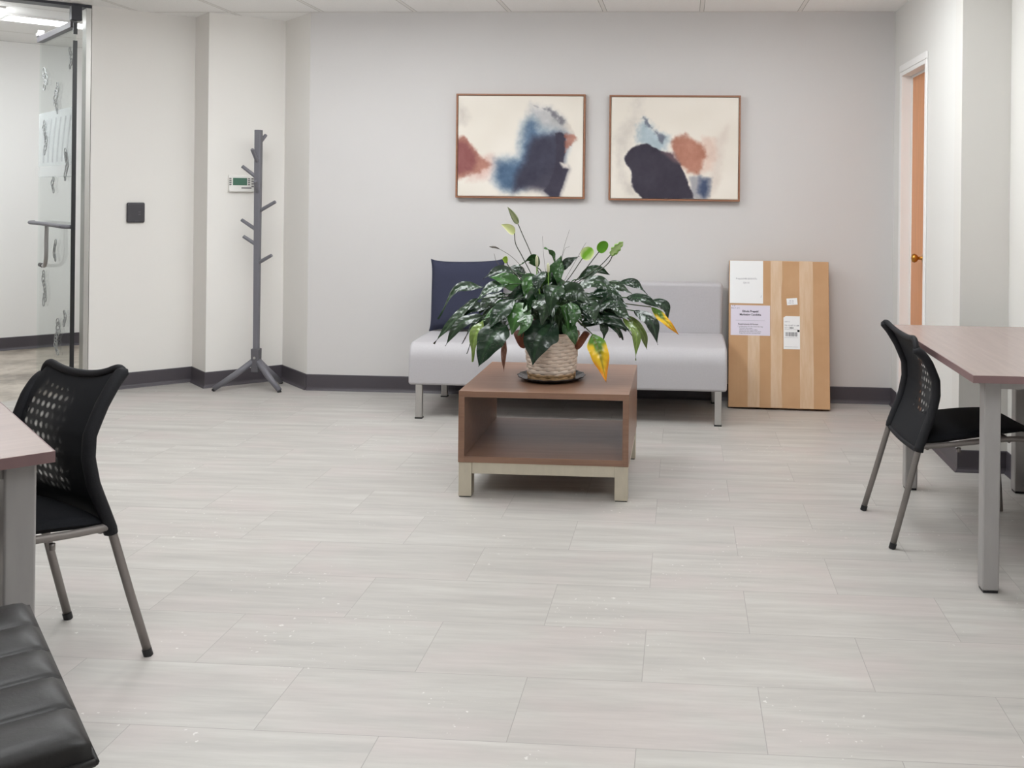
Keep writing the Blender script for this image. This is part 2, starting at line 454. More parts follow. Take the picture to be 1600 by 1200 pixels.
# vinyl cove base
def base(name, pts, side=-1):
    """cove base swept along pts; profile sticks out on the room side"""
    prof = [(0, 0), (.019, 0), (.016, .005), (.009, .013), (.006, .022), (.005, .098), (.003, .102), (0, .102)]
    mb = MB(); n_ = len(prof); rows = []
    for d_, z in prof:
        o = offset_poly(pts, side*d_) if d_ else [Vector(q) for q in pts]
        rows.append([(q[0], q[1], z) for q in o])
    m_ = len(pts); vs = [q for r in rows for q in r]
    fs = [(i*m_+j, i*m_+j+1, ((i+1) % n_)*m_+j+1, ((i+1) % n_)*m_+j) for i in range(n_) for j in range(m_-1)]
    fs += [tuple(i*m_ for i in range(n_)), tuple(i*m_+m_-1 for i in range(n_))[::-1]]
    mb.add(vs, fs); return struct(obj(name, mb, 'baseboard_vinyl'))
base('baseboard_left', [tuple(Av-dirw*.01), B, C_, D, E])
base('baseboard_back', [(E[0]+.0005, 6.21), (RX-.002, 6.21)])
base('baseboard_right_corner', [(RX, 6.208), (RX, DY1+.03)])
base('baseboard_right', [(RX, DY0-.03), (RX, YC), (RXN, YC), (RXN, YB+.01)])
base('baseboard_far_room', [tuple(F0), tuple(F1)])
base('baseboard_left_near', [(K1.x, YB+.01), tuple(K1), tuple(J1+dirw*.01)])

# ceiling lights: 2 x 4 troffers laid in the grid
def troffer(x, y, label, rz=0, lx=.6, ly=1.2, group='recessed ceiling lights', drop=.07):
    t = thing('ceiling_light', label, 'ceiling light', (x, y, CEIL), rz, group)
    fr = MB(); a, b, wd = lx/2, ly/2, .028
    fr.box((-a, -b, -.012), (-a+wd, b, -.0005)); fr.box((a-wd, -b, -.012), (a, b, -.0005)); fr.box((-a+wd, -b, -.012), (a-wd, -b+wd, -.0005)); fr.box((-a+wd, b-wd, -.012), (a-wd, b, -.0005))
    obj('frame', fr, 'white_metal', t)
    obj('diffuser', MB().box((-a+wd, -b+wd, -drop), (a-wd, b-wd, -.001)), 'lamp_diffuser', t)  # drop hangs it low, shaped so its sides brighten ceiling and walls
    return t
LAB = ['recessed ceiling light nearest the coat rack', 'recessed ceiling light above the left half of the couch', 'recessed ceiling light above the right half of the couch', 'recessed ceiling light over the mesh-back chair at the left table', 'recessed ceiling light over the table by the right wall']
for (x, y) in ((-2.38, 4.55), (-1.42, 4.5), (.41, 4.5), (-1.42, 1.8), (.41, 1.8)):
    troffer(x, y, LAB.pop(0))
troffer(-4.188, 6.755, 'slim bright ceiling light in the room behind the glass door', math.radians(-42), .3, 1.2, 'ceiling light beyond the door', .009)
troffer(-4.95, 5.75, 'added unseen ceiling light that brightens the room behind the glass door', math.radians(-42), .6, 1.2, 'ceiling light beyond the door')  # added out of view to brighten the far room
bpy.context.view_layer.update()

# ------------------------------------------------------------------ glass door and its frame
GN = Vector((-3.80, 5.90)); GF = Vector((-4.47, 6.55)); ge = (GF-GN).normalized(); gm = Vector((-ge.y, ge.x))
if gm.dot(-GN) < 0: gm = -gm                       # points to the camera side
GL = (GF-GN).length
def gp(s, off, z): q = GN+ge*s+gm*off; return (q.x, q.y, z)
def gbox(mb, s0, s1, o0, o1, z0, z1):
    mb.prism([gp(s0, o0, 0)[:2], gp(s1, o0, 0)[:2], gp(s1, o1, 0)[:2], gp(s0, o1, 0)[:2]], z0, z1); return mb
fr = MB()
def along(k0, k1, o0, o1, z0, z1, mb):
    mb.prism([tuple(Av+dirw*k0+nrm*o0), tuple(Av+dirw*k1+nrm*o0), tuple(Av+dirw*k1+nrm*o1), tuple(Av+dirw*k0+nrm*o1)], z0, z1)
along(.002, .032, .0, .115, 0, 2.424, fr); along(.918, .948, .0, .115, 0, 2.424, fr)
frm = struct(obj('door_frame', fr, 'alu', bevel=.002))
hd = MB(); along(.002, .948, -.004, .118, 2.4245, CEIL-.0005, hd)
struct(obj('door_header', hd, 'dark_bronze'))
gd = thing('glass_door', 'open frameless glass door with etched floral print and metal pull handle at the left', 'glass door', (GN.x, GN.y, 0))
gi = Matrix.Translation((-GN.x, -GN.y, 0))
def gobj(name, mb, mat, parent=gd, **kw):
    mb.v = [tuple(gi @ Vector(q)) for q in mb.v]; return obj(name, mb, mat, parent, **kw)
pane = gobj('glass_pane', gbox(MB(), .004, GL, -.005, .005, .012, 2.30), 'door_glass')
gobj('top_rail', gbox(MB(), .03, GL+.005, -.018, .022, 2.295, 2.335), 'rack_node', bevel=.003)
mb = MB(); gbox(mb, -.004, .0035, -.010, .014, .012, 2.21); gbox(mb, -.004, .0035, -.010, .014, 2.25, 2.32)
gobj('edge_seal', mb, 'black_plastic')
mb = MB(); gbox(mb, -.03, .028, -.03, .03, 2.335, 2.424)
gobj('closer_box', mb, 'dark_bronze', bevel=.003)
mb = MB(); gbox(mb, GL-.04, GL+.01, -.01, .03, 2.335, 2.36); gbox(mb, GL-.06, GL-.045, -.01, .03, 2.335, 2.375)
gobj('pivot_bracket', mb, 'leg_grey', bevel=.003)
pts = [gp(.03, .006, 1.045), gp(.035, .045, 1.047), gp(.08, .062, 1.05), gp(.5, .064, 1.052), gp(.84, .064, 1.05), gp(.90, .058, 1.05), gp(.915, .03, 1.05)]
hb = gobj('pull_handle', MB().tube(catmull(pts, 40), .013), 'rack_paint', smooth=True)
pts = [gp(.46, .05, 1.04), gp(.46, .052, .95), gp(.46, .052, .84), gp(.52, .045, .785), gp(.62, .03, .765), gp(.76, .008, .76)]
mb = MB().tube(catmull(pts, 40), .012); gobj('pull_handle', mb, 'leg_grey', smooth=True)
mb = MB().tube([gp(.74, .014, .76), gp(.84, .008, .76)], .014); gobj('handle_end', mb, 'black_plastic')
FR = random.Random(4)
def floral(mb, s, z, w, h, loops):
    for i in range(loops):
        t = (i+.5)/loops; zz = z+h/2-h*t; cx = s+math.sin(t*7+s*9)*w*.22
        rx, rz = w*.5*FR.uniform(.35, .7)*math.sin(math.pi*(.15+.75*t))**.5, h/loops*FR.uniform(.6, 1.1)
        a = FR.uniform(-.5, .5); P = []
        for j in range(15):
            g = 2*math.pi*j/14; x = rx*math.cos(g); y = rz*math.sin(g)
            P.append(gp(cx+x*math.cos(a)-y*math.sin(a), .0065, zz+x*math.sin(a)+y*math.cos(a)))
        mb.tube(P, .003, 5, cap=False)
DEC = (('dec', (0.085, 2.11, .12, .13, 5)), ('dec', (0.76, 2.03, .15, .13, 5)), ('dec', (0.44, 1.88, .14, .19, 7)),
       ('dec', (0.74, 1.63, .15, .22, 8)), ('dec', (0.165, 1.435, .12, .19, 8)), ('dec', (0.51, 1.31, .09, .1, 4)),
       ('dec', (0.44, .88, .09, .13, 4)), ('dec', (0.72, .61, .14, .22, 7)), ('dec', (0.165, .46, .08, .09, 4)), ('dec', (0.36, .32, .16, .22, 9)))
mb = MB()
for _, a in DEC: floral(mb, *a)
gobj('floral_print', mb, 'frosted_print', pane)
mb = MB(); mb.prism([gp(.02, .0056, 0)[:2], gp(GL-.005, .0056, 0)[:2], gp(GL-.005, .0060, 0)[:2], gp(.02, .0060, 0)[:2]], 1.36, 1.80)
gobj('pale_band', mb, 'band_pale', pane)  # thin see-through pale band laid over the glass
mb = MB(); gbox(mb, .02, GL-.005, .0061, .0064, 1.365, 1.435); gobj('pale_band', mb, 'band_white', pane)
mb = MB()
for i in range(6):
    s0 = .06+i*.125; P = [gp(s0+.10*math.sin(t*1.3), .0068, 1.75-.29*t) for t in [j/10 for j in range(11)]]
    mb.tube(P, .005, 5)
gobj('curved_stripes', mb, 'band_grey', pane)

# ------------------------------------------------------------------ wall devices
def on_wall(a, b, s, z):
    """matrix with x along a->b, y out of the wall to the room, z up, origin on the wall"""
    a = Vector(a); b = Vector(b); e = (b-a).normalized(); n_ = Vector((e.y, -e.x)); q = a+e*s
    return Matrix(((e.x, n_.x, 0, q.x), (e.y, n_.y, 0, q.y), (0, 0, 1, z), (0, 0, 0, 1)))
def placed(o, m): o.matrix_world = m; return o
rd = thing('card_reader', 'small square black access reader on the cream wall left of the coat rack', 'card reader')
rd.matrix_world = on_wall(A, B, .263, 1.135)
obj('body', MB().box((-.054, .0005, -.065), (.054, .022, .065)), 'reader_body', rd, bevel=.010, seg=4)
obj('indicator', MB().box((-.048, .0222, .048), (-.043, .0228, .058)), 'reader_lens', rd)
obj('indicator', MB().box((.014, .0222, .002), (.028, .0228, .007)), 'reader_lens', rd)
obj('indicator', MB().box((.014, .0222, -.014), (.028, .0228, -.009)), 'reader_lens', rd)
obj('name_plate', MB().box((-.008, .0222, -.056), (.018, .0228, -.052)), 'reader_lens', rd)

kp = thing('alarm_keypad', 'white alarm keypad with green screen on the wall behind the coat rack', 'keypad')
kp.matrix_world = on_wall(C_, D, .238, 1.332)
obj('body', MB().box((-.110, .0005, -.056), (.104, .026, .056)), 'keypad_white', kp, bevel=.006, seg=3)
obj('screen', MB().box((-.085, .0262, -.012), (.006, .0268, .036)), 'keypad_screen', kp)
for i in range(4):
    for cx in (-.102, .018): obj('button', MB().box((cx-.006, .0262, .028-i*.013), (cx+.006, .030, .035-i*.013)), 'keypad_button', kp)
for r in range(4):
    for c in range(3): obj('button', MB().box((.034+c*.022, .0262, .027-r*.017), (.049+c*.022, .031, .036-r*.017)), 'keypad_button', kp, bevel=.001)
obj('label_strip', MB().box((-.03, .0262, -.034), (.035, .0266, -.026)), 'keypad_button', kp)

# ------------------------------------------------------------------ coat rack
RC = Vector((-2.752, 6.2, 0))
ck = thing('coat_rack', 'grey standing coat rack with slanted pegs and three splayed legs in the corner', 'coat rack', RC)
def orect(r0, r1, z0, z1, n=8):
    return [(r0, z0), (r1, z1)]
pole = MB(); c45 = math.pi/4
def taper(mb, w0, w1, z0, z1, ch=.3):
    vs = []
    for w_, z in ((w0, z0), (w1, z1)):
        h = w_/2; c = h*(1-ch)
        vs += [(h, -c, z), (h, c, z), (c, h, z), (-c, h, z), (-h, c, z), (-h, -c, z), (-c, -h, z), (c, -h, z)]
    mb.add(vs, [tuple(range(8))[::-1], tuple(range(8, 16))]+[(i, (i+1) % 8, 8+(i+1) % 8, 8+i) for i in range(8)])
    return mb
taper(pole, .036, .044, .24, 1.679)
obj('pole', pole, 'rack_paint', ck, bevel=.003, bang=20)
nb = taper(MB(), .052, .056, .112, .262, .25); obj('hub', nb, 'rack_node', ck, bevel=.004, bang=20)
obj('bolt', MB().tube([(0, -.0275, .205), (0, -.032, .205)], .008, 14), 'brushed_silver', ck)
for fx, fy in ((-.233, -.10), (.194, -.089), (.087, .19)):
    v = Vector((fx, fy)); d_ = v.normalized()
    P = [(d_.x*.012, d_.y*.012, .185), tuple(v*.5)+(.098,), (fx, fy, .014)]
    lg = obj('leg', MB().tube(P, [.020, .020, .0165], 14), 'rack_paint', ck, smooth=True)
    obj('foot_pad', MB().tube([(fx*.985, fy*.985, .0085), (fx*1.01, fy*1.01, .0005)], .013, 12), 'black_plastic', lg)
# pegs: height at the pole, x/y reach, rise
for z0, dx, dy, dz in ((1.475, -.004, -.085, .075), (1.375, -.098, -.02, .068), (1.275, .016, -.08, .07), (1.155, .125, -.02, .06), (1.035, -.112, .01, .060), (.94, -.086, -.02, .05), (.82, .108, -.03, .05), (1.60, .022, .06, .05)):
    d_ = Vector((dx, dy, 0)).normalized()*.014
    P = [(d_.x, d_.y, z0), (dx, dy, z0+dz)]
    obj('peg', MB().tube([P[0], tuple((Vector(P[0])+Vector(P[1]))/2), P[1]], [.0125, .0118, .011], 12), 'rack_paint', ck, bevel=.002, bang=60)

# ------------------------------------------------------------------ paintings
def fbm(x, y, seed, f, octv=4):
    s_ = 0; a = 1; tot = 0
    for o in range(octv):
        s_ += a*noise.noise(Vector((x*f+seed*7.1, y*f-seed*3.3, seed*1.7))); tot += a; a *= .55; f *= 2.05
    return s_/tot
def poly_sd(px, py, poly):
    """signed distance, negative inside (vectorised)"""
    n_ = len(poly); d = np.full(px.shape, 1e9); ins = np.zeros(px.shape, bool)
    for i in range(n_):
        x0, y0 = poly[i]; x1, y1 = poly[(i+1) % n_]
        ex, ey = x1-x0, y1-y0; wx, wy = px-x0, py-y0
        t = np.clip((wx*ex+wy*ey)/(ex*ex+ey*ey+1e-12), 0, 1)
        d = np.minimum(d, (wx-ex*t)**2+(wy-ey*t)**2)
        c = ((y0 > py) != (y1 > py)) & (px < (x1-x0)*(py-y0)/((y1-y0) if y1 != y0 else 1e-9)+x0)
        ins ^= c
    d = np.sqrt(d); return np.where(ins, -d, d)
def painting(name, label, x0, x1, z0, z1, layers, box, seed):
    t = thing(name, label, 'painting', ((x0+x1)/2, 6.21, z0), 0, 'paired abstract paintings')
    W = x1-x0; H = z1-z0; fw = .011; dp = .042
    for (a, b) in (((-W/2, -dp, 0), (W/2, -.002, fw)), ((-W/2, -dp, H-fw), (W/2, -.002, H)), ((-W/2, -dp, fw), (-W/2+fw, -.002, H-fw)), ((W/2-fw, -dp, fw), (W/2, -.002, H-fw))):
        pass
    fr = MB()
    for (a, b) in (((-W/2, -dp, 0), (W/2, -.002, fw)), ((-W/2, -dp, H-fw), (W/2, -.002, H)), ((-W/2, -dp, fw), (-W/2+fw, -.002, H-fw)), ((W/2-fw, -dp, fw), (W/2, -.002, H-fw))): fr.box(a, b)
    obj('frame', fr, 'frame_wood', t, bevel=.0015)
    NX, NY = 250, 200
    u = np.linspace(0, 1, NX); v = np.linspace(0, 1, NY); U, V = np.meshgrid(u, v)
    asp = W/H
    wn = np.zeros((3, NY, NX))
    for j in range(NY):
        for i in range(NX):
            x, y = u[i]*asp, v[j]
            wn[0, j, i] = fbm(x, y, seed, 5, 3); wn[1, j, i] = fbm(x, y, seed+5, 22, 3); wn[2, j, i] = fbm(x, y, seed+9, 2.2, 2)
    col = np.zeros((NY, NX, 3)); col[:] = (231, 224, 214)
    col += wn[2][..., None]*np.array((9, 10, 12))
    bx0, by0, bx1, by1 = box
    for (poly, rgb, soft, amt, rag, var) in layers:
        P = [((a-bx0)/(bx1-bx0), (b-by0)/(by1-by0)) for a, b in poly]
        sd = poly_sd(U*asp, V, [(a*asp, b) for a, b in P])
        sd = sd+wn[0]*rag+wn[1]*rag*.45
        m = np.clip(.5-sd/soft, 0, 1); m = m*m*(3-2*m)*amt
        c = np.array(rgb)[None, None, :]+wn[0][..., None]*var+wn[1][..., None]*var*.5
        col = col*(1-m[..., None])+c*m[..., None]
    col = np.clip(col, 0, 255)/255; lin = np.where(col <= .04045, col/12.92, ((col+.055)/1.055)**2.4)
    cv = MB(); g = fw+.0025; yy = -dp+.006
    vs = [(-W/2+g+(W-2*g)*u[i], yy, H-g-(H-2*g)*v[j]) for j in range(NY) for i in range(NX)]
    fs = [(j*NX+i, (j+1)*NX+i, (j+1)*NX+i+1, j*NX+i+1) for j in range(NY-1) for i in range(NX-1)]
    cv.add(vs, fs, 0, [tuple(lin[j, i])+(1,) for j in range(NY) for i in range(NX)]); cv.keepn = True
    o = MB().box((-W/2+g, yy+.0005, g), (W/2-g, -.004, H-g), 1)
    cv.add(o.v, o.f, 1)
    obj('canvas', cv, ['canvas', 'canvas_back'], t)
    return t
L1 = [
 ([(88, 140), (125, 165), (138, 200), (120, 230), (88, 235)], (206, 198, 190), .10, .8, .05, 8),
 ([(630, 200), (690, 285), (700, 320), (640, 360), (620, 260)], (206, 197, 188), .03, .8, .03, 8),
 ([(455, 130), (560, 150), (632, 212), (625, 285), (540, 300), (470, 240), (440, 170)], (178, 178, 180), .12, .85, .05, 30),
 ([(452, 130), (520, 148), (565, 152), (610, 190), (634, 215), (622, 236), (590, 205), (540, 170), (480, 150)], (112, 110, 118), .03, .8, .05, 20),
 ([(130, 430), (260, 400), (300, 450), (260, 520), (150, 520)], (214, 180, 170), .12, .75, .06, 12),
 ([(70, 318), (118, 300), (160, 335), (192, 390), (262, 445), (240, 478), (190, 490), (125, 505), (70, 540)], (172, 122, 108), .05, .95, .05, 24),
 ([(60, 330), (130, 325), (165, 365), (190, 420), (160, 480), (60, 500)], (140, 88, 88), .09, .9, .05, 16),
 ([(470, 205), (490, 250), (640, 300), (620, 420), (400, 560), (300, 560), (270, 500), (290, 430), (400, 400), (410, 320), (430, 240)], (150, 172, 190), .22, .8, .05, 20),
 ([(462, 215), (520, 290), (640, 300), (620, 420), (370, 585), (310, 572), (278, 520), (296, 440), (402, 415), (418, 330), (440, 250)], (84, 106, 132), .17, .95, .05, 22),
 ([(470, 300), (560, 290), (620, 282), (640, 300), (633, 380), (628, 430), (655, 465), (632, 540), (608, 612), (566, 612), (520, 575), (420, 566), (380, 580), (385, 510), (430, 420), (450, 340)], (67, 65, 79), .11, .95, .03, 10),
 ([(585, 283), (620, 280), (642, 300), (634, 380), (628, 430), (655, 465), (632, 540), (608, 612), (566, 612), (530, 578), (560, 530), (590, 450)], (67, 64, 77), .022, 1, .025, 8),
 ([(612, 432), (650, 436), (656, 462), (628, 458)], (226, 218, 210), .03, .9, .02, 4),
 ([(632, 286), (690, 285), (698, 318), (655, 345), (638, 375)], (168, 108, 92), .03, .75, .06, 30)]
L2 = [
 ([(1000, 105), (1042, 105), (1010, 220), (975, 300), (915, 400), (950, 520), (1010, 612), (960, 600), (900, 470), (885, 340)], (208, 201, 193), .14, .85, .08, 10),
 ([(1400, 300), (1460, 250), (1440, 460), (1410, 560), (1370, 612), (1330, 612), (1380, 480)], (216, 204, 194), .08, .7, .05, 10),
 ([(1330, 300), (1395, 310), (1412, 400), (1390, 470), (1330, 490)], (220, 192, 178), .09, .7, .06, 12),
 ([(1005, 245), (1045, 210), (1095, 250), (1160, 300), (1150, 370), (1070, 360), (1005, 325)], (156, 176, 188), .10, .8, .08, 22),
 ([(1036, 205), (1056, 212), (1075, 240), (1112, 262), (1145, 300), (1130, 330), (1090, 300), (1062, 262), (1045, 240)], (104, 108, 122), .03, .85, .07, 20),
 ([(1270, 500), (1320, 490), (1385, 505), (1375, 600), (1340, 615), (1290, 615)], (150, 150, 158), .04, .8, .04, 16),
 ([(1322, 505), (1368, 512), (1366, 570), (1345, 605), (1318, 580)], (72, 84, 110), .07, .95, .04, 12),
 ([(1200, 305), (1250, 292), (1300, 310), (1340, 350), (1352, 400), (1340, 460), (1310, 492), (1260, 485), (1200, 420), (1175, 350)], (174, 120, 102), .06, .95, .05, 22),
 ([(938, 400), (975, 365), (1005, 342), (1050, 335), (1112, 372), (1175, 380), (1215, 430), (1245, 480), (1262, 530), (1295, 614), (1040, 614), (1000, 580), (975, 530), (970, 480), (945, 440)], (66, 62, 73), .022, 1, .03, 10),
 ([(1130, 380), (1190, 375), (1225, 440), (1190, 430)], (120, 96, 100), .05, .7, .03, 10)]
painting('framed_painting', 'abstract painting with blue-grey wash and maroon patch at its left edge, above the couch', -1.449, -.623, 1.255, 1.917, L1, (88, 92, 726, 606), 1)
painting('framed_painting', 'abstract painting with dark blot and rust-red cloud, hung nearer the cardboard box', -.4715, .3525, 1.25, 1.913, L2, (868, 100, 1517, 614), 2)

# ------------------------------------------------------------------ couch, pillow
cs = thing('couch', 'light grey upholstered armless couch on metal legs against the wall', 'couch', (-.649, 5.49, 0))
x0, x1 = -.901, .903
prof = [(0, .192), (0, .335)]+[(.075-.075*math.cos(a), .335+.095*math.sin(a)) for a in [i*math.pi/20 for i in range(1, 11)]]+[(.3, .436), (.585, .438), (.585, .192)]
n_ = len(prof); vs = [(x0, y, z) for y, z in prof]+[(x1, y, z) for y, z in prof]
fs = [tuple(range(n_))[::-1], tuple(range(n_, 2*n_))]+[(i, (i+1) % n_, n_+(i+1) % n_, n_+i) for i in range(n_)]
obj('seat', MB().add(vs, fs), 'couch_fabric', cs, bevel=.016, seg=4, bang=35)
obj('backrest', MB().box((x0+.03, .589, .20), (x1-.004, .695, .745)), 'couch_fabric', cs, bevel=.024, seg=4)
for lx in (-.84, .855):
    for ly in (.022, .62):
        lg = obj('leg', MB().box((lx-.019, ly-.016, .006), (lx+.019, ly+.016, .194)), 'brushed_silver', cs, bevel=.003)
        obj('foot_pad', MB().box((lx-.021, ly-.018, 0), (lx+.021, ly+.018, .008)), 'black_plastic', lg)

pw = thing('throw_pillow', 'navy blue square pillow propped on the left end of the couch behind the plant', 'pillow', (-1.315, 5.945, .440))
def pil(side):
    def fn(u, v):
        a = u*2-1; b = v*2-1
        e = (1-a**4)*(1-b**4); th = .066*max(0, e)**.5
        pin = 1-.06*(1-abs(a)**7)*abs(b)**3; pin2 = 1-.05*(1-abs(b)**7)*abs(a)**3
        X = .232*a*pin2; Z = .220*b*pin-.008*(1-a*a)*(b > 0)*b
        wr = .006*math.sin(9*a+3*b)*abs(a*b)
        return (X, side*(th+wr*.4), Z+.222)
    return fn
mb = MB(); mb.grid(pil(-1), 25, 25); mb.grid(pil(1), 25, 25)
po = obj('cover', mb, 'navy_fabric', pw, smooth=True)
po.rotation_euler = (math.radians(-9), math.radians(-1.5), 0); po.location = (0, -.005, .001)
wm = po.modifiers.new('weld', 'WELD'); wm.merge_threshold = .0005
# seam piping round the pillow edge
sm = MB(); ring = []
for a, b in [(-1+2*i/24, -1) for i in range(24)]+[(1, -1+2*i/24) for i in range(24)]+[(1-2*i/24, 1) for i in range(24)]+[(-1, 1-2*i/24) for i in range(25)]:
    q = pil(-1)((a+1)/2, (b+1)/2); ring.append((q[0], 0, q[2]))
sm.tube(ring, .0035, 6, cap=False); obj('seam', sm, 'navy_fabric', po, smooth=True)

# ------------------------------------------------------------------ coffee table
ct = thing('coffee_table', 'square walnut-look coffee table with open shelf on champagne metal base', 'coffee table', (-.578, 4.10, 0))
W, Dp, H, T = .722, .728, .45, .026; zb = .148
obj('tabletop', MB().box((-W/2, 0, H-T), (W/2, Dp, H)), 'walnut', ct, bevel=.0015)
obj('side_panel', MB().box((-W/2, 0, zb), (-W/2+T, Dp, H-T)), 'walnut', ct, bevel=.001)
obj('side_panel', MB().box((W/2-T, 0, zb), (W/2, Dp, H-T)), 'walnut', ct, bevel=.001)
obj('shelf', MB().box((-W/2+T, 0, zb), (W/2-T, Dp, zb+T)), 'walnut', ct, bevel=.001)
lw = .056
for sx in (-1, 1):
    for y0 in (.004, Dp-.004-lw):
        xa = sx*(W/2-.002); xb = sx*(W/2-.002-lw)
        lg = obj('leg', MB().box((min(xa, xb), y0, .004), (max(xa, xb), y0+lw, zb-.0005)), 'champagne_metal', ct, bevel=.002)
        obj('foot_pad', MB().box((min(xa, xb)+.003, y0+.003, 0), (max(xa, xb)-.003, y0+lw-.003, .005)), 'black_plastic', lg)
h = .048
for y0 in (.008, Dp-.008-.03): obj('rail', MB().box((-W/2+.002+lw, y0, zb-h), (W/2-.002-lw, y0+.03, zb-.0005)), 'champagne_metal', ct, bevel=.0015)
for sx in (-1, 1):
    xa = sx*(W/2-.006); xb = sx*(W/2-.036)
    obj('rail', MB().box((min(xa, xb), .004+lw, zb-h), (max(xa, xb), Dp-.004-lw, zb-.0005)), 'champagne_metal', ct, bevel=.0015)

# ------------------------------------------------------------------ desks
def desk(name, label, group, corner, ang, W, L, H, lw, inset, th=.025):
    """corner = near visible corner; +x runs along W, +y along L"""
    t = thing(name, label, 'table', (corner[0], corner[1], 0), ang, group)
    top = obj('tabletop', MB().box((0, 0, H-th), (W, L, H)), 'desk_laminate', t, bevel=.002)
    e = .0015
    ed = MB(); ed.box((-e, -e, H-th), (W+e, 0, H-.0008)); ed.box((-e, L, H-th), (W+e, L+e, H-.0008)); ed.box((-e, 0, H-th), (0, L, H-.0008)); ed.box((W, 0, H-th), (W+e, L, H-.0008))
    obj('edge_band', ed, 'desk_edge', top)
    for x in (inset[0], W-inset[1]-lw):
        for y in (inset[2], L-inset[3]-lw):
            lg = obj('leg', MB().box((x, y, .008), (x+lw, y+lw, H-th-.0005)), 'leg_grey', t, bevel=.006, seg=3)
            obj('foot_pad', MB().box((x+.004, y+.004, 0), (x+lw-.004, y+lw-.004, .009)), 'black_plastic', lg)
    fr = MB(); y0, y1 = inset[2]+lw, L-inset[3]-lw
    for x in (inset[0]+.012, W-inset[1]-.037): fr.box((x, y0, H-th-.03), (x+.025, y1, H-th-.001))
    fr.box((inset[0]+lw, y0-.04, H-th-.03), (W-inset[1]-lw, y0-.015, H-th-.001)); fr.box((inset[0]+lw, y1+.015, H-th-.03), (W-inset[1]-lw, y1+.04, H-th-.001))
    obj('apron', fr, 'leg_grey', t)
    return t
desk('desk', 'taupe laminate table with square grey legs against the right wall', None, (.937, 3.222), 0, .588, 1.235, .720, .055, (.05, .012, .052, .008))
desk('desk', 'taupe laminate table with square grey legs beside the black tufted ottoman', None, (-1.366, 2.063), math.radians(135), 1.22, .62, .715, .062, (.028, .03, .028, .03))

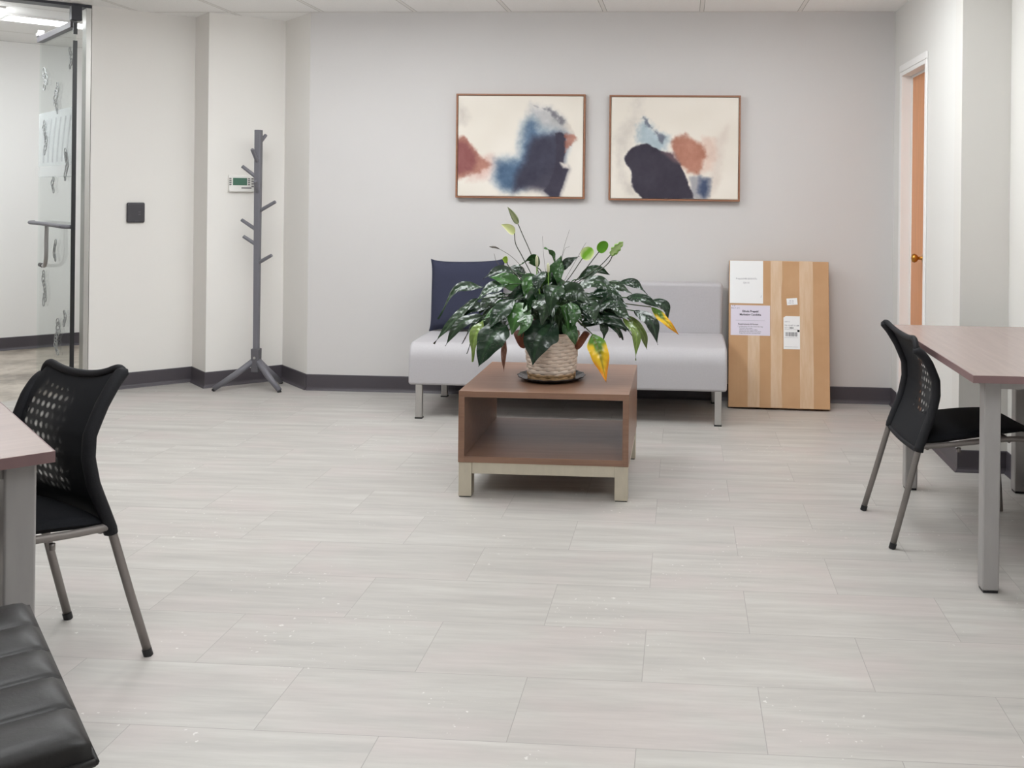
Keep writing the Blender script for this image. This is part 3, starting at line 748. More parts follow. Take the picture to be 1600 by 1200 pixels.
# ------------------------------------------------------------------ mesh-back chairs
XP = [(.36, .10), (.42, .122), (.49, .148), (.56, .162), (.62, .160), (.69, .134), (.74, .108), (.775, .084)]
def chair(name, label):
    t = thing(name, label, 'chair', group=None)
    def prof_x(z): return interp(XP, z)
    hw = [(.36, .198), (.45, .196), (.56, .196), (.66, .198), (.74, .201), (.775, .202)]
    # backrest sheet, bowed forward in the middle, horns at the top corners
    def sheet(u, v):
        a = math.sin((u*2-1)*math.pi/2); z = .352+(.772-.352)*v
        w_ = interp(hw, z); top = smoothstep(.6, 1, v)
        zz = z-.020*top*(1-abs(a)**2.0)+.006*top*abs(a)**4
        corner = smoothstep(.86, 1, v)*smoothstep(.78, 1, abs(a))
        x = prof_x(z)+.011*(1-a*a)*smoothstep(0, .6, v)*(.5+.5*v)-.012*(1-a*a)*(1-smoothstep(0, .3, v))
        a0, r_ = (.66, .062) if a > 0 else (.84, .022)
        tt = max(0, (abs(a)-a0)/(1-a0)); zz -= r_*(1-math.sqrt(max(0, 1-tt*tt*.98)))*v**5
        return (x-.012*top*(max(0, -a))**5, -a*w_, zz+.012*top*max(0, -a)**5)
    NU, NV = 57, 45
    mb = MB(); vs = []; fs = []
    for i in range(NU):
        for j in range(NV): vs.append(sheet(i/(NU-1), j/(NV-1)))
    fs = [(i*NV+j, (i+1)*NV+j, (i+1)*NV+j+1, i*NV+j+1) for i in range(NU-1) for j in range(NV-1)]
    mb.add(vs, fs); mb.keepn = True
    o = obj('backrest', mb, 'chair_mesh', t, smooth=True)
    me = o.data; uvl = me.uv_layers.new(name='UVMap')
    at = me.attributes.new('open', 'FLOAT', 'POINT')
    for i in range(NU):
        for j in range(NV):
            u, v = i/(NU-1), j/(NV-1); u = .5+.5*math.sin((u*2-1)*math.pi/2); a = abs(u*2-1)
            at.data[i*NV+j].value = (1-smoothstep(.72, .86, a))*smoothstep(.20, .34, v)*(1-smoothstep(.84, .93, v))*smoothstep(.28, .62, u)
    for l in me.loops:
        i, j = divmod(l.vertex_index, NV); uvl.data[l.index].uv = (.5+.5*math.sin((2*i/(NU-1)-1)*math.pi/2), j/(NV-1))
    # hems round the sheet
    hem = MB()
    left = [Vector(sheet(0, j/30)) for j in range(31)]; right = [Vector(sheet(1, j/30)) for j in range(31)]
    topc = [Vector(sheet(i/90, 1)) for i in range(91)]
    for side in (left, right): hem.tube(side+[side[-1]+Vector((-.004, 0, .008))], [.0165]*31+[.010], 12, sx=1.3)
    hem.tube(topc, .0105, 10)
    hem.tube([Vector(sheet(i/30, 0)) for i in range(31)], .009, 10)
    obj('back_frame', hem, 'edge_fabric', t, smooth=True)
    # seat
    def st(u, v, top=True):
        x = .115+.49*v; a = u*2-1
        w_ = .203*(1-.02*v)*(1-.25*smoothstep(.9, 1, v)*abs(a)**3)
        z = .408+.04*math.sin(min(1, v/.72)*math.pi/2)-.052*smoothstep(.70, 1, v)**1.3
        z -= .012*abs(a)**3+.006*(1-a*a)*(1-abs(v-.5)*2)
        zb_ = .372+.055*min(1, v/.75)-.055*smoothstep(.75, 1, v)
        e = min(1, (1-abs(a))*9, v*14, (1-v)*12); e = math.sqrt(max(0, 1-(1-e)**2))
        zm = (z+zb_)/2; 
        return (x, a*w_, zm+(z-zm)*e if top else zm-(zm-zb_)*e)
    mb = MB(); mb.grid(lambda u, v: st(u, v, True), 33, 37); mb.grid(lambda u, v: st(u, v, False), 33, 37)
    so = obj('seat', mb, 'black_fabric', t, smooth=True); wm = so.modifiers.new('weld', 'WELD'); wm.merge_threshold = .0004
    # side frame tube under the seat, bent down into the front leg
    for sy in (-1, 1):
        y = sy*.203
        P = [(.105, y, .372), (.20, y*.985, .378), (.33, y*.985, .393), (.45, y*.985, .403), (.505, y*.99, .395), (.528, y, .36), (.548, y*1.03, .18), (.562, y*1.05, .006)]
        obj('leg', MB().tube(catmull(P, 44), .0105, 12), 'tube_grey', t, smooth=True)
        lg = obj('leg', MB().tube([(.125, sy*.197, .43), (.099, sy*.200, .36), (.05, sy*.209, .18), (0.003, sy*.218, .014)], .0115, 14), 'tube_grey', t, smooth=True)
        obj('foot_cap', MB().tube([(.006, sy*.2175, .02), (.0, sy*.218, .0)], .0128, 14), 'black_plastic', lg)
        obj('foot_cap', MB().tube([(.599, y*1.098, .02), (.602, y*1.1, .0)], .012, 14), 'black_plastic', lg) if 0 else None
    br = MB(); br.tube([(.13, -.205, .368), (.13, .205, .368)], .009, 10); br.tube([(.43, -.205, .398), (.43, .205, .398)], .009, 10)
    br.tube([(.25, -.19, .366), (.25, -.19, .350)], .008, 10); br.tube([(.25, .19, .366), (.25, .19, .350)], .008, 10)
    obj('cross_brace', br, 'tube_grey', t, smooth=True)
    return t
def copy_tree(o, parent=None):
    c = o.copy(); COL.objects.link(c)
    if parent is not None: c.parent = parent
    for ch in o.children: copy_tree(ch, c)
    return c
c1 = chair('mesh_back_chair', 'black mesh-back chair tucked under the table by the right wall, seen from behind')
c1.location = (.765, 3.879, 0); c1.rotation_euler = (0, 0, math.radians(3.4)); c1['group'] = 'black mesh-back chairs'
bpy.context.view_layer.update()
c2 = copy_tree(c1); c2.scale = (1, .95, 1.03); c2.location = (-1.6425, 2.727, 0); c2.rotation_euler = (0, 0, math.radians(-119.2))
c2['label'] = 'black mesh-back chair facing the table at the left edge, by the glass door'

# ------------------------------------------------------------------ tufted ottoman
ot = thing('ottoman', 'black leather ottoman with channel stitching in the bottom left corner', 'ottoman', (-.872, 1.412, 0), math.atan2(.742, -.67))
# local x runs along the visible right edge (away from camera), local y to the left
LX, LY, HT = .622, .62, .476
def otop(u, v):
    x = LX*u; y = LY*v
    ch = 5; f = (x/LX*ch) % 1.0; puff = math.sin(math.pi*f)**.45 if 0 < f < 1 else 0
    e = min(1, (1-abs(2*v-1))*LY/2/.035, (1-abs(2*u-1))*LX/2/.03); e = math.sqrt(max(0, 1-(1-e)**2))
    return (x, y, HT-.016+(.004+.018*puff)*e)
mb = MB(); mb.grid(otop, 101, 41)
for k_ in (0,):
    # skirt of the cushion top
    rim = [otop(i/100, 0) for i in range(101)]+[otop(1, j/40) for j in range(1, 41)]+[otop(1-i/100, 1) for i in range(1, 101)]+[otop(0, 1-j/40) for j in range(1, 40)]
    n_ = len(rim); vs = rim+[(x, y, HT-.055) for x, y, z in rim]
    mb.add(vs, [(i, (i+1) % n_, n_+(i+1) % n_, n_+i) for i in range(n_)])
oc = obj('cushion', mb, 'leather', ot, smooth=True); wm = oc.modifiers.new('weld', 'WELD'); wm.merge_threshold = .0003
pp = MB(); q = HT-.043; o_ = .004
pp.tube([(-o_, -o_, q), (LX+o_, -o_, q), (LX+o_, LY+o_, q), (-o_, LY+o_, q), (-o_, -o_, q)], .006, 8); obj('piping', pp, 'leather', oc, smooth=True)
obj('base', MB().box((.0, .0, .04), (LX, LY, HT-.05)), 'leather_side', ot, bevel=.012, seg=3)
for x in (.05, LX-.05):
    for y in (.05, LY-.05): obj('leg', MB().tube([(x, y, .045), (x, y, 0)], [.022, .016], 16), 'black_plastic', ot)

# ------------------------------------------------------------------ cardboard box
bx = thing('cardboard_box', 'large flat taped cardboard box leaning on the grey wall beside the couch', 'cardboard box', (.284, 5.958, .0125), math.radians(-1.6))
BW, BH, BT = .607, .889, .062; lean = math.radians(-10.6)
BM = Matrix.Rotation(lean, 4, 'X')
def badd(name, mb, mat, parent=bx, **kw):
    mb.v = [tuple(BM @ Vector(q)) for q in mb.v]; return obj(name, mb, mat, parent, **kw)
badd('carton', MB().box((0, 0, 0), (BW, BT, BH)), 'cardboard', bevel=.003)
fl = MB(); fl.box((-.0012, .029, .002), (-.0002, .031, BH-.002)); fl.box((BW*.0, .030, BH+.0002), (BW, .032, BH+.0008))
badd('flap_seam', fl, 'cardboard_edge')
def px(x): return (x-1137)/160*BW
def pz(y): return BH-(y-411)/230.5*BH
def strip(x0, x1, z0, z1, y=-.0006, wob=0, seed=0):
    r = random.Random(seed); n_ = 16; mb = MB(); vs = []
    for i in range(n_+1):
        z = z0+(z1-z0)*i/n_; w1 = wob*math.sin(i*.7+seed)+wob*.5*math.sin(i*1.9)
        vs += [(x0, y, z), (x1+w1, y-.0003, z)]
    mb.add(vs, [(2*i, 2*i+1, 2*i+3, 2*i+2) for i in range(n_)]); return mb
def tape(x0, x1, z0, z1, wob=0, seed=0, over=True):
    mb = strip(px(x0), px(x1), z0, z1, -.0008, wob, seed)
    if over: mb.box((px(x0), -.0008, BH+.0004), (px(x1), BT*.9, BH+.001))
    badd('packing_tape', mb, 'packing_tape', solid=.0006)
tape(1167.5, 1186.5, .004, pz(528), over=False); tape(1204, 1222, .003, BH, .0035, 3); tape(1250, 1271.5, .003, BH, .001, 5)
def sheet_(name, x0, y0, x1, y1, mat, dy, rot_=0, cut=0):
    a, b, c, d_ = px(x0), px(x1), pz(y1), pz(y0); mb = MB()
    pts = [(a, c), (b, c), (b, d_)]+([(a+cut, d_), (a, d_-cut*.7)] if cut else [(a, d_)])
    cx_, cz_ = (a+b)/2, (c+d_)/2; R_ = Matrix.Rotation(rot_, 2)
    pts = [tuple(R_ @ Vector((x-cx_, z-cz_))+Vector((cx_, cz_))) for x, z in pts]
    n_ = len(pts); vs = [(x, dy, z) for x, z in pts]+[(x, dy-.0006, z) for x, z in pts]
    mb.add(vs, [tuple(range(n_)), tuple(range(n_, 2*n_))[::-1]]+[(i, (i+1) % n_, n_+(i+1) % n_, n_+i) for i in range(n_)])
    return badd(name, mb, mat)
def text(body, size, x, z, y, parent, mat, align='LEFT', M0=BM, name='printed_text', bold=0):
    cu = bpy.data.curves.new('t', 'FONT'); cu.body = body; cu.size = size; cu.align_x = align; cu.extrude = .0001; cu.offset = bold
    cu.resolution_u = 2
    o = bpy.data.objects.new('t', cu); COL.objects.link(o); bpy.context.view_layer.update()
    dg = bpy.context.evaluated_depsgraph_get(); me = bpy.data.meshes.new_from_object(o.evaluated_get(dg))
    bpy.data.objects.remove(o)
    R = M0 @ Matrix.Translation((x, y, z)) @ Matrix.Rotation(math.pi/2, 4, 'X')
    me.transform(R); me.materials.clear(); me.materials.append(M[mat])
    q_ = bpy.data.objects.new(name, me); COL.objects.link(q_); q_.parent = parent; return q_
s1 = sheet_('paper_sheet', 1138.2, 411.6, 1191.8, 479.5, 'paper_white', -.0012); s1['label'] = 'white paper sheet with two short lines of print'
text('Prepaid/HB 00/00 ETs', .0145, px(1165), pz(441.5), -.0021, s1, 'ink_grey', 'CENTER')
text('QA 01', .0145, px(1165), pz(448), -.0021, s1, 'ink_grey', 'CENTER')
text('/', .02, px(1188), pz(470), -.0021, s1, 'ink_grey')
s2 = sheet_('paper_sheet', 1140, 482.5, 1203, 530, 'paper_lilac', -.0014); s2['label'] = 'lilac paper sheet with a printed heading and list'
text('Etholu Prepaid', .0165, px(1171.5), pz(493.5), -.0023, s2, 'ink', 'CENTER', bold=.0006)
text('Marketing Candidtia', .0160, px(1171.5), pz(498.7), -.0023, s2, 'ink', 'CENTER', bold=.0005)
text('1 of', .012, px(1142), pz(484.6), -.0023, s2, 'ink'); text('Box 1 of 1', .012, px(1141), pz(488.2), -.0023, s2, 'ink')
mb = MB().box((px(1148), -.0023, pz(506.6)), (px(1195), -.0021, pz(506.3))); badd('printed_text', mb, 'ink_grey', s2)
text('Requirements & Access:', .0125, px(1152), pz(513.4), -.0023, s2, 'ink', bold=.0003)
for i, q in enumerate(('1  preparation for the materials may', '    beneath the notes,', '    please put the items table,', '    please put the table in its place', '    keep dry and do not bend the')):
    text(q, .0105, px(1151), pz(516.9+i*2.6), -.0023, s2, 'ink_grey', bold=.0002)
s3 = sheet_('shipping_label', 1224.3, 498.3, 1250.4, 550, 'paper_white', -.0013, 0, .014); s3['label'] = 'white shipping label with a barcode'
mb = MB()
r = random.Random(2); x = px(1227.5)
while x < px(1246.5):
    w_ = r.choice((.0008, .0014, .0022, .003)); mb.box((x, -.0022, pz(530)), (x+w_, -.0020, pz(523.5))); x += w_+r.choice((.001, .0016, .0024))
badd('barcode', mb, 'ink', s3)
for y_ in (519.4, 532.2, 546.5): badd('printed_line', MB().box((px(1226), -.0022, pz(y_)), (px(1247.5), -.0020, pz(y_-.3))), 'ink_grey', s3)
badd('black_mark', MB().box((px(1246.3), -.0023, pz(523.0)), (px(1249.9), -.0020, pz(519.6))), 'ink_black', s3)
text('SHIP TO', .0085, px(1226.5), pz(508), -.0022, s3, 'ink_grey'); text('TO: 10 AST 11 AM', .011, px(1226), pz(514), -.0022, s3, 'ink_grey', bold=.0002)
text('0001', .013, px(1234), pz(518), -.0022, s3, 'ink', bold=.0004); text('DEPT 22', .008, px(1226), pz(517.5), -.0022, s3, 'ink_grey')
s4 = sheet_('sticker', 1229.6, 470, 1246.6, 480.6, 'paper_white', -.0013, math.radians(5)); s4['label'] = 'small crooked white sticker'
text('22 A', .014, px(1233.5), pz(475.5), -.0022, s4, 'ink_grey'); text('014 72', .011, px(1232.5), pz(478.7), -.0022, s4, 'ink_grey')
# ------------------------------------------------------------------ saucer and plant
PB = Vector((-.586, 4.41, .4625))
sc_ = obj('plant_saucer', MB().lathe([(.085, .4505), (.118, .4505), (.146, .4655), (.152, .469), (.151, .4715), (.144, .468), (.118, .4565), (.085, .4555), (.02, .4555)], (PB.x, PB.y), 72, f=lambda g, z, r: (.0035*math.sin(g*18) if r > .14 else 0)), 'saucer_plastic', smooth=True)
tag(sc_, 'round black plastic saucer with rippled rim under the plant pot', 'saucer')
sc_.location = (0, 0, 0)
pl = thing('potted_peace_lily', 'large leafy peace lily in a whitewashed woven basket pot on the coffee table', 'potted plant', (PB.x, PB.y, .4572))
PZ = .462-.4572
# basket pot
def brad(z): return .100+(.119-.100)*(z/.205)**.9
def bk(u, v):
    z = .205*v; g = 2*math.pi*u; rows = 13; f = (v*rows) % 1.0; rw = int(v*rows)
    r = brad(z)+.0035*math.sin(math.pi*f)**.6*(1 if f else 0)+.0022*math.sin(g*13+math.pi*rw)
    return (r*math.cos(g), r*math.sin(g), z)
def bkc(u, v):
    rows = 13; f = (v*rows) % 1.0; rw = int(v*rows); g = 2*math.pi*u; z = .205*v
    q = Vector((math.cos(g)*3, math.sin(g)*3, z*60)); n1 = noise.noise(q*1.0); n2 = noise.noise(q*4)
    n1 = noise.noise(Vector((math.floor(u*26+.5*(rw % 2))*.7, rw*1.9, 0))); c = Vector((.88, .745, .64))*(1+.14*n1+.08*n2)
    gap = 1-.75*(1-smoothstep(0, .2, min(f, 1-f)*2))*max(0, .55+.5*math.sin(g*13+math.pi*rw)+.4*n2)
    c = c*max(.25, min(1, gap))
    st_ = smoothstep(.036, .022, z+.010*noise.noise(Vector((g*3, 0, 2)))) if 0 else (1-smoothstep(.024, .034, z+.008*noise.noise(Vector((math.cos(g)*4, math.sin(g)*4, 2)))))
    c = c.lerp(Vector((.36, .19, .055))*(1+.5*n2), st_*.85)
    return (max(0, c.x), max(0, c.y), max(0, c.z), 1)
mb = MB(); mb.grid(bk, 241, 118, 0, bkc)
pot = obj('basket_pot', mb, 'basket', pl, smooth=True, solid=.006)
mb = MB().lathe([(.001, .004), (.099, .004), (.099, .0)], n=48); obj('pot_base', mb, 'handle_brown', pot)
obj('pot_rim', MB().tube([(brad(.205)*math.cos(g), brad(.205)*math.sin(g), .205) for g in [2*math.pi*i/48 for i in range(49)]], .006, 8, cap=False), 'basket_plain', pot, smooth=True)
mb = MB().lathe([(.001, .186), (.06, .188), (.112, .18)], n=40); obj('soil', mb, 'soil', pl, smooth=True)
for sx in (-1, 1):
    P = [(sx*.114, -.045, .150), (sx*.128, -.055, .158), (sx*.152, -.035, .195), (sx*.158, .0, .205), (sx*.150, .035, .195), (sx*.122, .05, .155)]
    obj('basket_handle', MB().tube(catmull(P, 30), .006, 8, sx=2.6), 'handle_brown', pot, smooth=True)

RL = random.Random(11)
GREENS = {'g': [(.012, .032, .015), (.015, .038, .015), (.010, .026, .013), (.020, .040, .019)],
          'm': [(.030, .100, .022), (.040, .120, .024), (.034, .090, .026)],
          'o': [(.130, .190, .040), (.110, .150, .035)]}
def leaf_col(kind, rnd):
    base = rnd.choice(GREENS.get(kind, GREENS['g'])); f = rnd.uniform(.85, 1.2)
    def fn(u, v):
        a = abs(v*2-1); c = Vector(base)*f
        rib = 1-smoothstep(.02, .10, a)
        c = c.lerp(Vector(base)*2.1+Vector((.01, .02, .002)), rib*.55)
        c = c*(1+.10*math.sin(2*math.pi*(u*9-a*1.1)))
        if kind == 'y':
            n_ = noise.noise(Vector((u*5, v*4, 3)))*.18
            g = Vector((.10, .24, .025)); y = Vector((.85, .55, .02)); o = Vector((.78, .30, .01))
            t = u+n_+(a-.35)*.35
            c = g.lerp(y, smoothstep(.30, .55, t+(v-.5)*.25)); c = c.lerp(o, smoothstep(.6, .9, t))
            c = c.lerp(Vector((.16, .17, .02)), (1-smoothstep(.03, .12, a))*(1-.3*u)*.9)
            c = c.lerp(Vector((.22, .12, .08)), smoothstep(.955, .985, u))
        if kind == 'b':
            c = Vector((.24, .105, .07))*(1+.4*noise.noise(Vector((u*6, v*5, 1))))
        return (max(c.x, 0), max(c.y, 0), max(c.z, 0), 1)
    return fn
def leaf(mb, Bp, Mp, Tp, w, kind, rnd, nref=None, nu=26, nv=9, fold=.35, curl=0):
    C = catmull([Bp, Mp, Tp], nu-1)
    w = w*1.05; cen = Vector((0, 0, .2)); out = Vector(Mp)-cen; out.z = 0
    nref = nref or (Vector((0, -.75, .75))+out.normalized()*.35+Vector((rnd.uniform(-.25, .25), rnd.uniform(-.2, .2), rnd.uniform(-.2, .2))))
    Ts = [(C[min(i+1, nu-1)]-C[max(i-1, 0)]).normalized() for i in range(nu)]
    tw = rnd.uniform(-.35, .35); ph = rnd.uniform(0, 6)
    N = []; prev = nref
    for i, t in enumerate(Ts):
        n_ = (prev-t*prev.dot(t)); n_ = n_.normalized() if n_.length > 1e-4 else Vector((0, -1, 0)); prev = n_; N.append(n_)
    cf = leaf_col(kind, rnd)
    def fn(u, v):
        i = min(nu-1, int(round(u*(nu-1)))); c = C[i]; t = Ts[i]; n_ = N[i]
        n_ = Matrix.Rotation(tw*(u-.3), 3, t) @ n_
        s_ = t.cross(n_); a = v*2-1
        hw = w*.5*max(0, math.sin(math.pi*min(1, max(0, u))**.72))**1.1*(1+.05*math.sin(u*17+ph))
        off = fold*abs(a)*hw-.25*a*a*hw+.0022*math.sin(2*math.pi*(u*8-abs(a)*1.1))*min(1, (1-abs(a))*3)*smoothstep(0, .1, u)
        off += .006*math.sin(u*9+ph+a*1.2)*abs(a)
        return tuple(c+s_*a*hw+n_*off)
    mb.grid(fn, nu, nv, 0, cf)
def petiole(mb, Bp, rnd, r=.0028, col=(.03, .07, .02, 1), lift=.04, root=None):
    b = Vector(Bp); d_ = Vector((b.x, b.y, 0)); d_ = d_.normalized() if d_.length > 0 else Vector((1, 0, 0))
    root = root or Vector((d_.x*rnd.uniform(.01, .05)+rnd.uniform(-.02, .02), d_.y*rnd.uniform(.01, .05)+rnd.uniform(-.02, .02), .18))
    m1 = root+Vector((d_.x*.02, d_.y*.02, max(.08, (b.z-.18)*.6))); m2 = (m1+b)/2+Vector((0, 0, lift))
    mb.tube(catmull([root, m1, m2, b], 10), r, 6, 0, True, 1, col)
fol = MB(); up = Vector((0, 0, PZ))
HERO = [
  ([-0.305, -0.02, 0.4], [-0.429, -0.03, 0.39], [-0.514, -0.04, 0.254], 0.051, 'g'),
  ([-0.325, -0.08, 0.353], [-0.411, -0.1, 0.276], [-0.51, -0.12, 0.154], 0.055, 'g'),
  ([-0.291, -0.12, 0.281], [-0.383, -0.15, 0.251], [-0.447, -0.17, 0.153], 0.053, 'g'),
  ([-0.283, -0.16, 0.27], [-0.312, -0.19, 0.197], [-0.319, -0.2, 0.092], 0.059, 'o'),
  ([-0.173, -0.18, 0.251], [-0.235, -0.23, 0.193], [-0.281, -0.25, 0.08], 0.136, 'g'),
  ([0.033, -0.16, 0.272], [-0.026, -0.22, 0.203], [-0.051, -0.24, 0.089], 0.149, 'g'),
  ([-0.084, -0.14, 0.352], [-0.129, -0.18, 0.291], [-0.149, -0.2, 0.214], 0.099, 'm'),
  ([0.101, -0.16, 0.357], [0.124, -0.2, 0.307], [0.116, -0.21, 0.252], 0.051, 'm'),
  ([0.069, -0.15, 0.255], [0.109, -0.18, 0.228], [0.127, -0.18, 0.171], 0.063, 'm'),
  ([0.221, -0.05, 0.262], [0.243, -0.06, 0.222], [0.237, -0.06, 0.176], 0.035, 'g'),
  ([0.324, -0.05, 0.276], [0.383, -0.08, 0.208], [0.385, -0.1, 0.097], 0.041, 'o'),
  ([0.345, 0.0, 0.278], [0.404, 0.0, 0.213], [0.432, 0.0, 0.129], 0.043, 'o'),
  ([0.372, -0.03, 0.307], [0.45, -0.04, 0.257], [0.48, -0.05, 0.16], 0.063, 'g'),
  ([0.443, 0.02, 0.352], [0.514, 0.02, 0.32], [0.516, 0.02, 0.233], 0.043, 'g'),
  ([0.295, 0.05, 0.426], [0.374, 0.06, 0.418], [0.427, 0.06, 0.369], 0.041, 'g'),
  ([0.256, -0.04, 0.347], [0.311, -0.05, 0.308], [0.369, -0.06, 0.266], 0.058, 'g'),
  ([-0.017, 0.02, 0.411], [0.011, 0.03, 0.473], [0.034, 0.04, 0.546], 0.076, 'm'),
  ([-0.073, 0.02, 0.489], [-0.095, 0.0, 0.532], [-0.151, -0.02, 0.502], 0.058, 'm'),
  ([0.001, 0.05, 0.514], [-0.005, 0.04, 0.554], [-0.042, 0.02, 0.581], 0.04, 'm'),
  ([-0.115, -0.05, 0.387], [-0.193, -0.08, 0.438], [-0.272, -0.1, 0.454], 0.069, 'm'),
  ([-0.163, 0.03, 0.462], [-0.248, 0.03, 0.472], [-0.324, 0.03, 0.434], 0.053, 'g'),
  ([-0.181, -0.1, 0.423], [-0.26, -0.12, 0.403], [-0.322, -0.14, 0.348], 0.069, 'g'),
  ([-0.149, -0.14, 0.359], [-0.206, -0.18, 0.306], [-0.261, -0.2, 0.22], 0.076, 'g'),
  ([0.114, 0.05, 0.436], [0.189, 0.05, 0.483], [0.257, 0.05, 0.459], 0.046, 'g'),
  ([0.032, 0.06, 0.471], [0.06, 0.07, 0.513], [0.114, 0.08, 0.54], 0.038, 'g'),
  ([0.114, -0.03, 0.41], [0.207, -0.05, 0.434], [0.303, -0.06, 0.391], 0.066, 'g'),
  ([0.051, -0.12, 0.376], [0.119, -0.15, 0.401], [0.194, -0.17, 0.344], 0.074, 'g'),
  ([0.201, -0.06, 0.316], [0.276, -0.08, 0.352], [0.35, -0.1, 0.331], 0.063, 'g'),
  ([-0.262, -0.06, 0.315], [-0.358, -0.08, 0.308], [-0.443, -0.1, 0.21], 0.05, 'g'),
  ([0.069, -0.2, 0.433], [0.037, -0.26, 0.398], [0.024, -0.27, 0.305], 0.074, 'g'),
  ([-0.058, -0.2, 0.359], [-0.003, -0.25, 0.342], [-0.009, -0.26, 0.264], 0.074, 'g'),
  ([0.144, -0.15, 0.349], [0.196, -0.18, 0.329], [0.214, -0.2, 0.261], 0.066, 'g'),
  ([0.336, 0.0, 0.361], [0.411, 0.0, 0.358], [0.494, 0.0, 0.314], 0.046, 'g'),
  ([-0.172, -0.1, 0.313], [-0.213, -0.14, 0.253], [-0.235, -0.15, 0.173], 0.058, 'g'),
  ([-0.133, 0.06, 0.439], [-0.188, 0.08, 0.475], [-0.261, 0.1, 0.459], 0.05, 'g'),
  ([0.178, 0.0, 0.375], [0.263, -0.02, 0.391], [0.331, -0.04, 0.34], 0.058, 'g'),
  ([-0.098, -0.2, 0.31], [-0.083, -0.24, 0.268], [-0.113, -0.25, 0.218], 0.066, 'm'),
  ([-0.017, -0.16, 0.484], [-0.035, -0.2, 0.455], [-0.04, -0.22, 0.393], 0.058, 'g'),
  ([-0.257, 0.0, 0.267], [-0.34, 0.0, 0.215], [-0.39, 0.0, 0.093], 0.033, 'g'),
  ([-0.3, 0.05, 0.26], [-0.368, 0.05, 0.216], [-0.425, 0.05, 0.13], 0.036, 'g'),
  ([0.263, 0.0, 0.26], [0.296, 0.0, 0.228], [0.323, 0.0, 0.17], 0.028, 'g'),
  ([-0.208, -0.04, 0.372], [-0.279, -0.06, 0.34], [-0.324, -0.08, 0.275], 0.066, 'g'),
  ([0.213, 0.08, 0.401], [0.288, 0.1, 0.405], [0.372, 0.12, 0.357], 0.05, 'g'),
]
YEL = [
  ([0.193, -0.12, 0.213], [0.232, -0.16, 0.128], [0.263, -0.18, 0.01], 0.093, 'y'),
  ([0.448, 0.0, 0.322], [0.507, 0.0, 0.265], [0.575, 0.0, 0.198], 0.038, 'y'),
]
BRO = [
  ([-0.195, -0.1, 0.199], [-0.197, -0.12, 0.12], [-0.196, -0.12, 0.035], 0.025, 'b'),
]
FLO = {
  'closed': ([[-0.018, 0.02, 0.336], [-0.099, 0.02, 0.543], [-0.137, 0.02, 0.627], [-0.163, 0.02, 0.685]], [[-0.163, 0.02, 0.685], [-0.181, 0.02, 0.727], [-0.213, 0.02, 0.764]], 0.028),
  'cream': ([[-0.039, 0.0, 0.338], [-0.133, 0.0, 0.528], [-0.169, 0.0, 0.594], [-0.176, 0.0, 0.644]], [[-0.174, 0.0, 0.642], [-0.194, 0.0, 0.677], [-0.239, 0.0, 0.683]], 0.038),
  'curl': ([[-0.055, 0.0, 0.337], [-0.192, 0.0, 0.485], [-0.209, 0.0, 0.514]], [[-0.207, 0.0, 0.51], [-0.216, 0.0, 0.543], [-0.232, 0.0, 0.526]], 0.028),
  'fan': ([[-0.005, 0.0, 0.338], [0.077, 0.0, 0.448], [0.135, 0.0, 0.536]], [[0.135, 0.0, 0.533], [0.155, 0.0, 0.558], [0.178, 0.0, 0.582]], 0.058),
  'cup': ([[-0.003, 0.05, 0.333], [0.105, 0.05, 0.435], [0.205, 0.05, 0.563]], [[0.205, 0.05, 0.56], [0.22, 0.05, 0.588], [0.24, 0.05, 0.609]], 0.048),
  'ruff': ([[0.009, 0.02, 0.336], [0.2, 0.02, 0.49], [0.262, 0.02, 0.553]], [[0.26, 0.02, 0.551], [0.287, 0.02, 0.583], [0.317, 0.02, 0.611]], 0.033),
  'ruff2': ([[0.006, 0.04, 0.334], [0.224, 0.04, 0.489], [0.273, 0.04, 0.556]], [[0.27, 0.04, 0.551], [0.281, 0.04, 0.569], [0.302, 0.04, 0.588]], 0.021),
}
SPD = [([[0.012, -0.2, 0.36], [0.009, -0.2, 0.447], [0.008, -0.2, 0.487]], [[0.008, -0.2, 0.486], [0.006, -0.2, 0.527]]), ([[-0.033, -0.1, 0.348], [-0.054, -0.1, 0.438], [-0.057, -0.1, 0.503]], [[-0.057, -0.1, 0.501], [-0.058, -0.1, 0.553]])]
BARE = [[[-0.022, 0.06, 0.331], [-0.048, 0.06, 0.525], [-0.057, 0.06, 0.63]], [[0.004, 0.06, 0.332], [0.035, 0.06, 0.543], [0.068, 0.06, 0.663]], [[0.004, 0.06, 0.332], [0.04, 0.06, 0.552], [0.069, 0.06, 0.586]], [[0.004, 0.06, 0.332], [0.12, 0.06, 0.561], [0.145, 0.06, 0.604]], [[-0.047, 0.06, 0.331], [-0.164, 0.06, 0.502], [-0.254, 0.06, 0.568], [-0.302, 0.06, 0.579]], [[-0.064, 0.06, 0.331], [-0.228, 0.06, 0.471], [-0.267, 0.06, 0.509], [-0.28, 0.06, 0.547]]]
for Bp, Mp, Tp, w_, kd in HERO:
    a, b, c = Vector(Bp)+up, Vector(Mp)+up, Vector(Tp)+up
    leaf(fol, a, b, c, w_, kd, RL); petiole(fol, a, RL)
cnt = 0
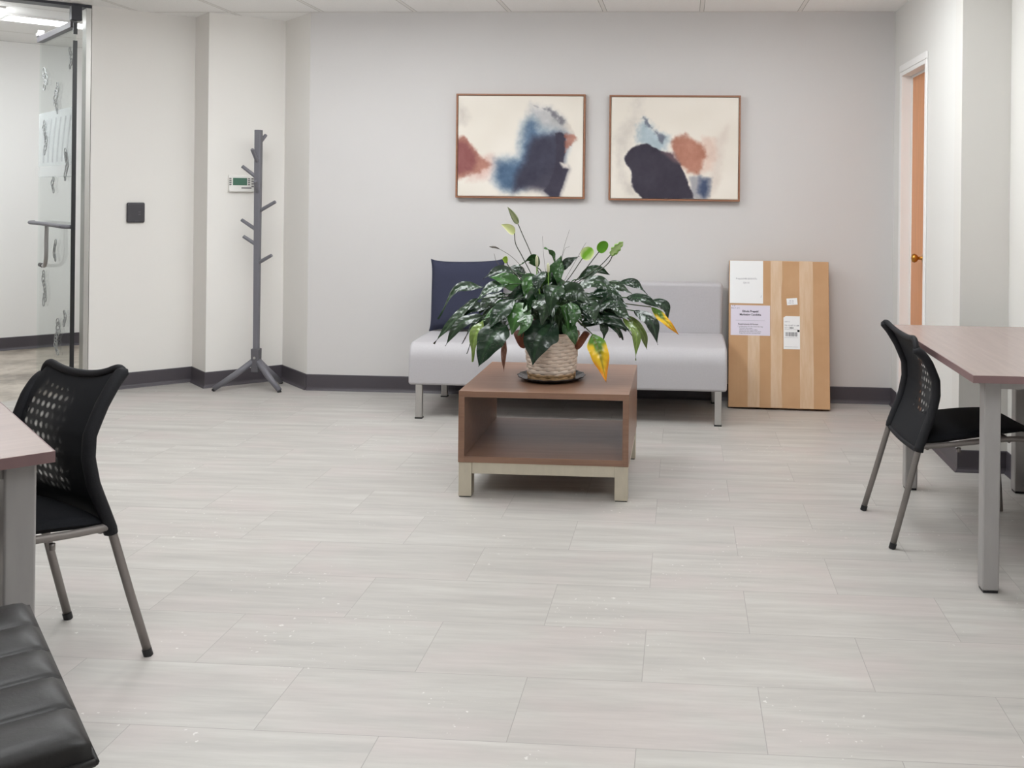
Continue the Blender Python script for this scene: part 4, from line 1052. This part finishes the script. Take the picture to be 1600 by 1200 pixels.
while cnt < 66:
    az = RL.uniform(0, 2*math.pi); R = RL.uniform(.16, .46)
    front = -math.sin(az)                      # 1 = towards the camera
    if front > .2: R *= 1-.42*front
    dx, dy = math.cos(az), math.sin(az)*.8
    zb_ = .405-.30*(R/.46)**2*RL.uniform(.55, 1.0)+RL.uniform(-.02, .03)
    if R < .2: zb_ += .02
    bp = Vector((dx*R*.42, dy*R*.42, zb_-.015)); mp = Vector((dx*R*.74, dy*R*.74, zb_+.012)); tp = Vector((dx*R*1.02+RL.uniform(-.02, .02), dy*R*1.02, zb_-RL.uniform(.03, .13)))
    if tp.z < .15: continue
    leaf(fol, bp+up, mp+up, tp+up, RL.uniform(.045, .082), RL.choice('gggggm'), RL, nu=22); petiole(fol, bp+up, RL); cnt += 1
obj('foliage', fol, 'leaf', pl, smooth=True)
for i, (Bp, Mp, Tp, w_, kd) in enumerate(YEL+BRO):
    mb = MB(); a, b, c = Vector(Bp)+up, Vector(Mp)+up, Vector(Tp)+up
    leaf(mb, a, b, c, w_*(.88 if i == 0 else 1), kd, RL, nu=36, nv=11, nref=Vector((0, -1, .25)) if kd == 'y' else None); petiole(mb, a, RL, col=(.06, .08, .03, 1) if kd == 'y' else (.2, .1, .07, 1), root=Vector((.06, -.03, .20)) if i == 0 else None, lift=.01 if i == 0 else .04)
    obj('leaf', mb, 'leaf', pl, smooth=True, label=('yellow and green leaf hanging over the right front of the table', 'yellowing leaf tip at the far right', 'dry brown leaf hanging at the left')[i])
# flowers
SPC = {'closed': ((.10, .14, .05), (.42, .45, .25)), 'cream': ((.80, .80, .48), (.70, .75, .35)), 'curl': ((.42, .58, .05), (.30, .45, .04)), 'fan': ((.78, .85, .42), (.22, .52, .03)),
       'cup': ((.20, .42, .03), (.12, .34, .02)), 'ruff': ((.20, .40, .06), (.50, .62, .28)), 'ruff2': ((.18, .36, .05), (.40, .55, .2))}
for kd, (stp, sp, w_) in FLO.items():
    mb = MB(); P = [Vector(q)+up for q in stp]; P = [Vector((P[0].x*.4, 0, .18))]+P
    col = (.045, .05, .028, 1)
    mb.tube(catmull(P, 24), .0022, 6, 0, True, 1, col)
    st_ = obj('flower', mb, 'leaf', pl, smooth=True)
    mb = MB(); a, b, c = [Vector(q)+up for q in sp]; L = (c-a).length; ax = (c-a).normalized()
    c0, c1_ = SPC[kd]
    def spc(u, v, c0=c0, c1_=c1_):
        a_ = abs(v*2-1); n_ = noise.noise(Vector((u*4, v*4, 1)))*.3
        k_ = max(0, min(1, (1-a_)*1.3+n_)); return tuple(Vector(c0).lerp(Vector(c1_), k_))+(1,)
    side = ax.cross(Vector((0, -1, 0))).normalized()
    cupd = {'closed': 1.0, 'cream': .55, 'curl': .8, 'fan': .15, 'cup': .7, 'ruff': .9, 'ruff2': .9}[kd]
    def sf(u, v, w_=w_, kd=kd):
        q = a*(1-u)**2+b*2*u*(1-u)+c*u*u
        if kd in ('fan', 'cup'): hw = w_*.5*math.sqrt(max(0, 1-(2*min(1, u*.985)-1)**2))
        elif kd.startswith('ruff'): hw = w_*.5*math.sin(math.pi*u**.8)**.6*(1+.25*math.sin(u*24))
        else: hw = w_*.5*math.sin(math.pi*u**.62)**.9
        ang = (v*2-1)*(.35+cupd*2.0)
        rr = hw/max(.35, math.sin(min(1.57, .35+cupd*2.0)))
        x = math.sin(ang)*rr; d_ = (1-math.cos(ang))*rr
        return tuple(q+side*x+Vector((0, -1, 0))*(d_*.7)+Vector((0, 0, 1))*(.002*math.sin(v*20)*(kd.startswith('ruff'))))
    mb.grid(sf, 18, 15, 0, spc); obj('spathe', mb, 'petal', st_, smooth=True)
for stp, sp in SPD:
    mb = MB(); P = [Vector((0, 0, .18))]+[Vector(q)+up for q in stp]
    mb.tube(catmull(P, 16), .0026, 6, 0, True, 1, (.16, .30, .05, 1)); st_ = obj('flower', mb, 'leaf', pl, smooth=True)
    mb = MB(); a, b = Vector(sp[0])+up, Vector(sp[1])+up
    mb.tube([a.lerp(b, t) for t in (0, .2, .5, .8, 1)], [.004, .0065, .007, .006, .002], 10, 0, True, 1, (.55, .56, .36, 1)); obj('spadix', mb, 'petal', st_, smooth=True)
for q in BARE:
    mb = MB(); P = [Vector((q[0][0]*.4, 0, .18))]+[Vector(x)+up for x in q]; n_ = 24
    r0 = .0012 if len(q) == 3 else .0018
    rr = [r0*(1-.5*i/n_) for i in range(n_+1)]
    if len(q) == 4 and q[-1][0] < -.29: rr[-6:] = [.0022, .004, .0052, .005, .0055, .003, .0015][-6:]
    mb.tube(catmull(P, n_), rr, 6, 0, True, 1, (.10, .085, .07, 1)); obj('flower_stalk', mb, 'leaf', pl, smooth=True)
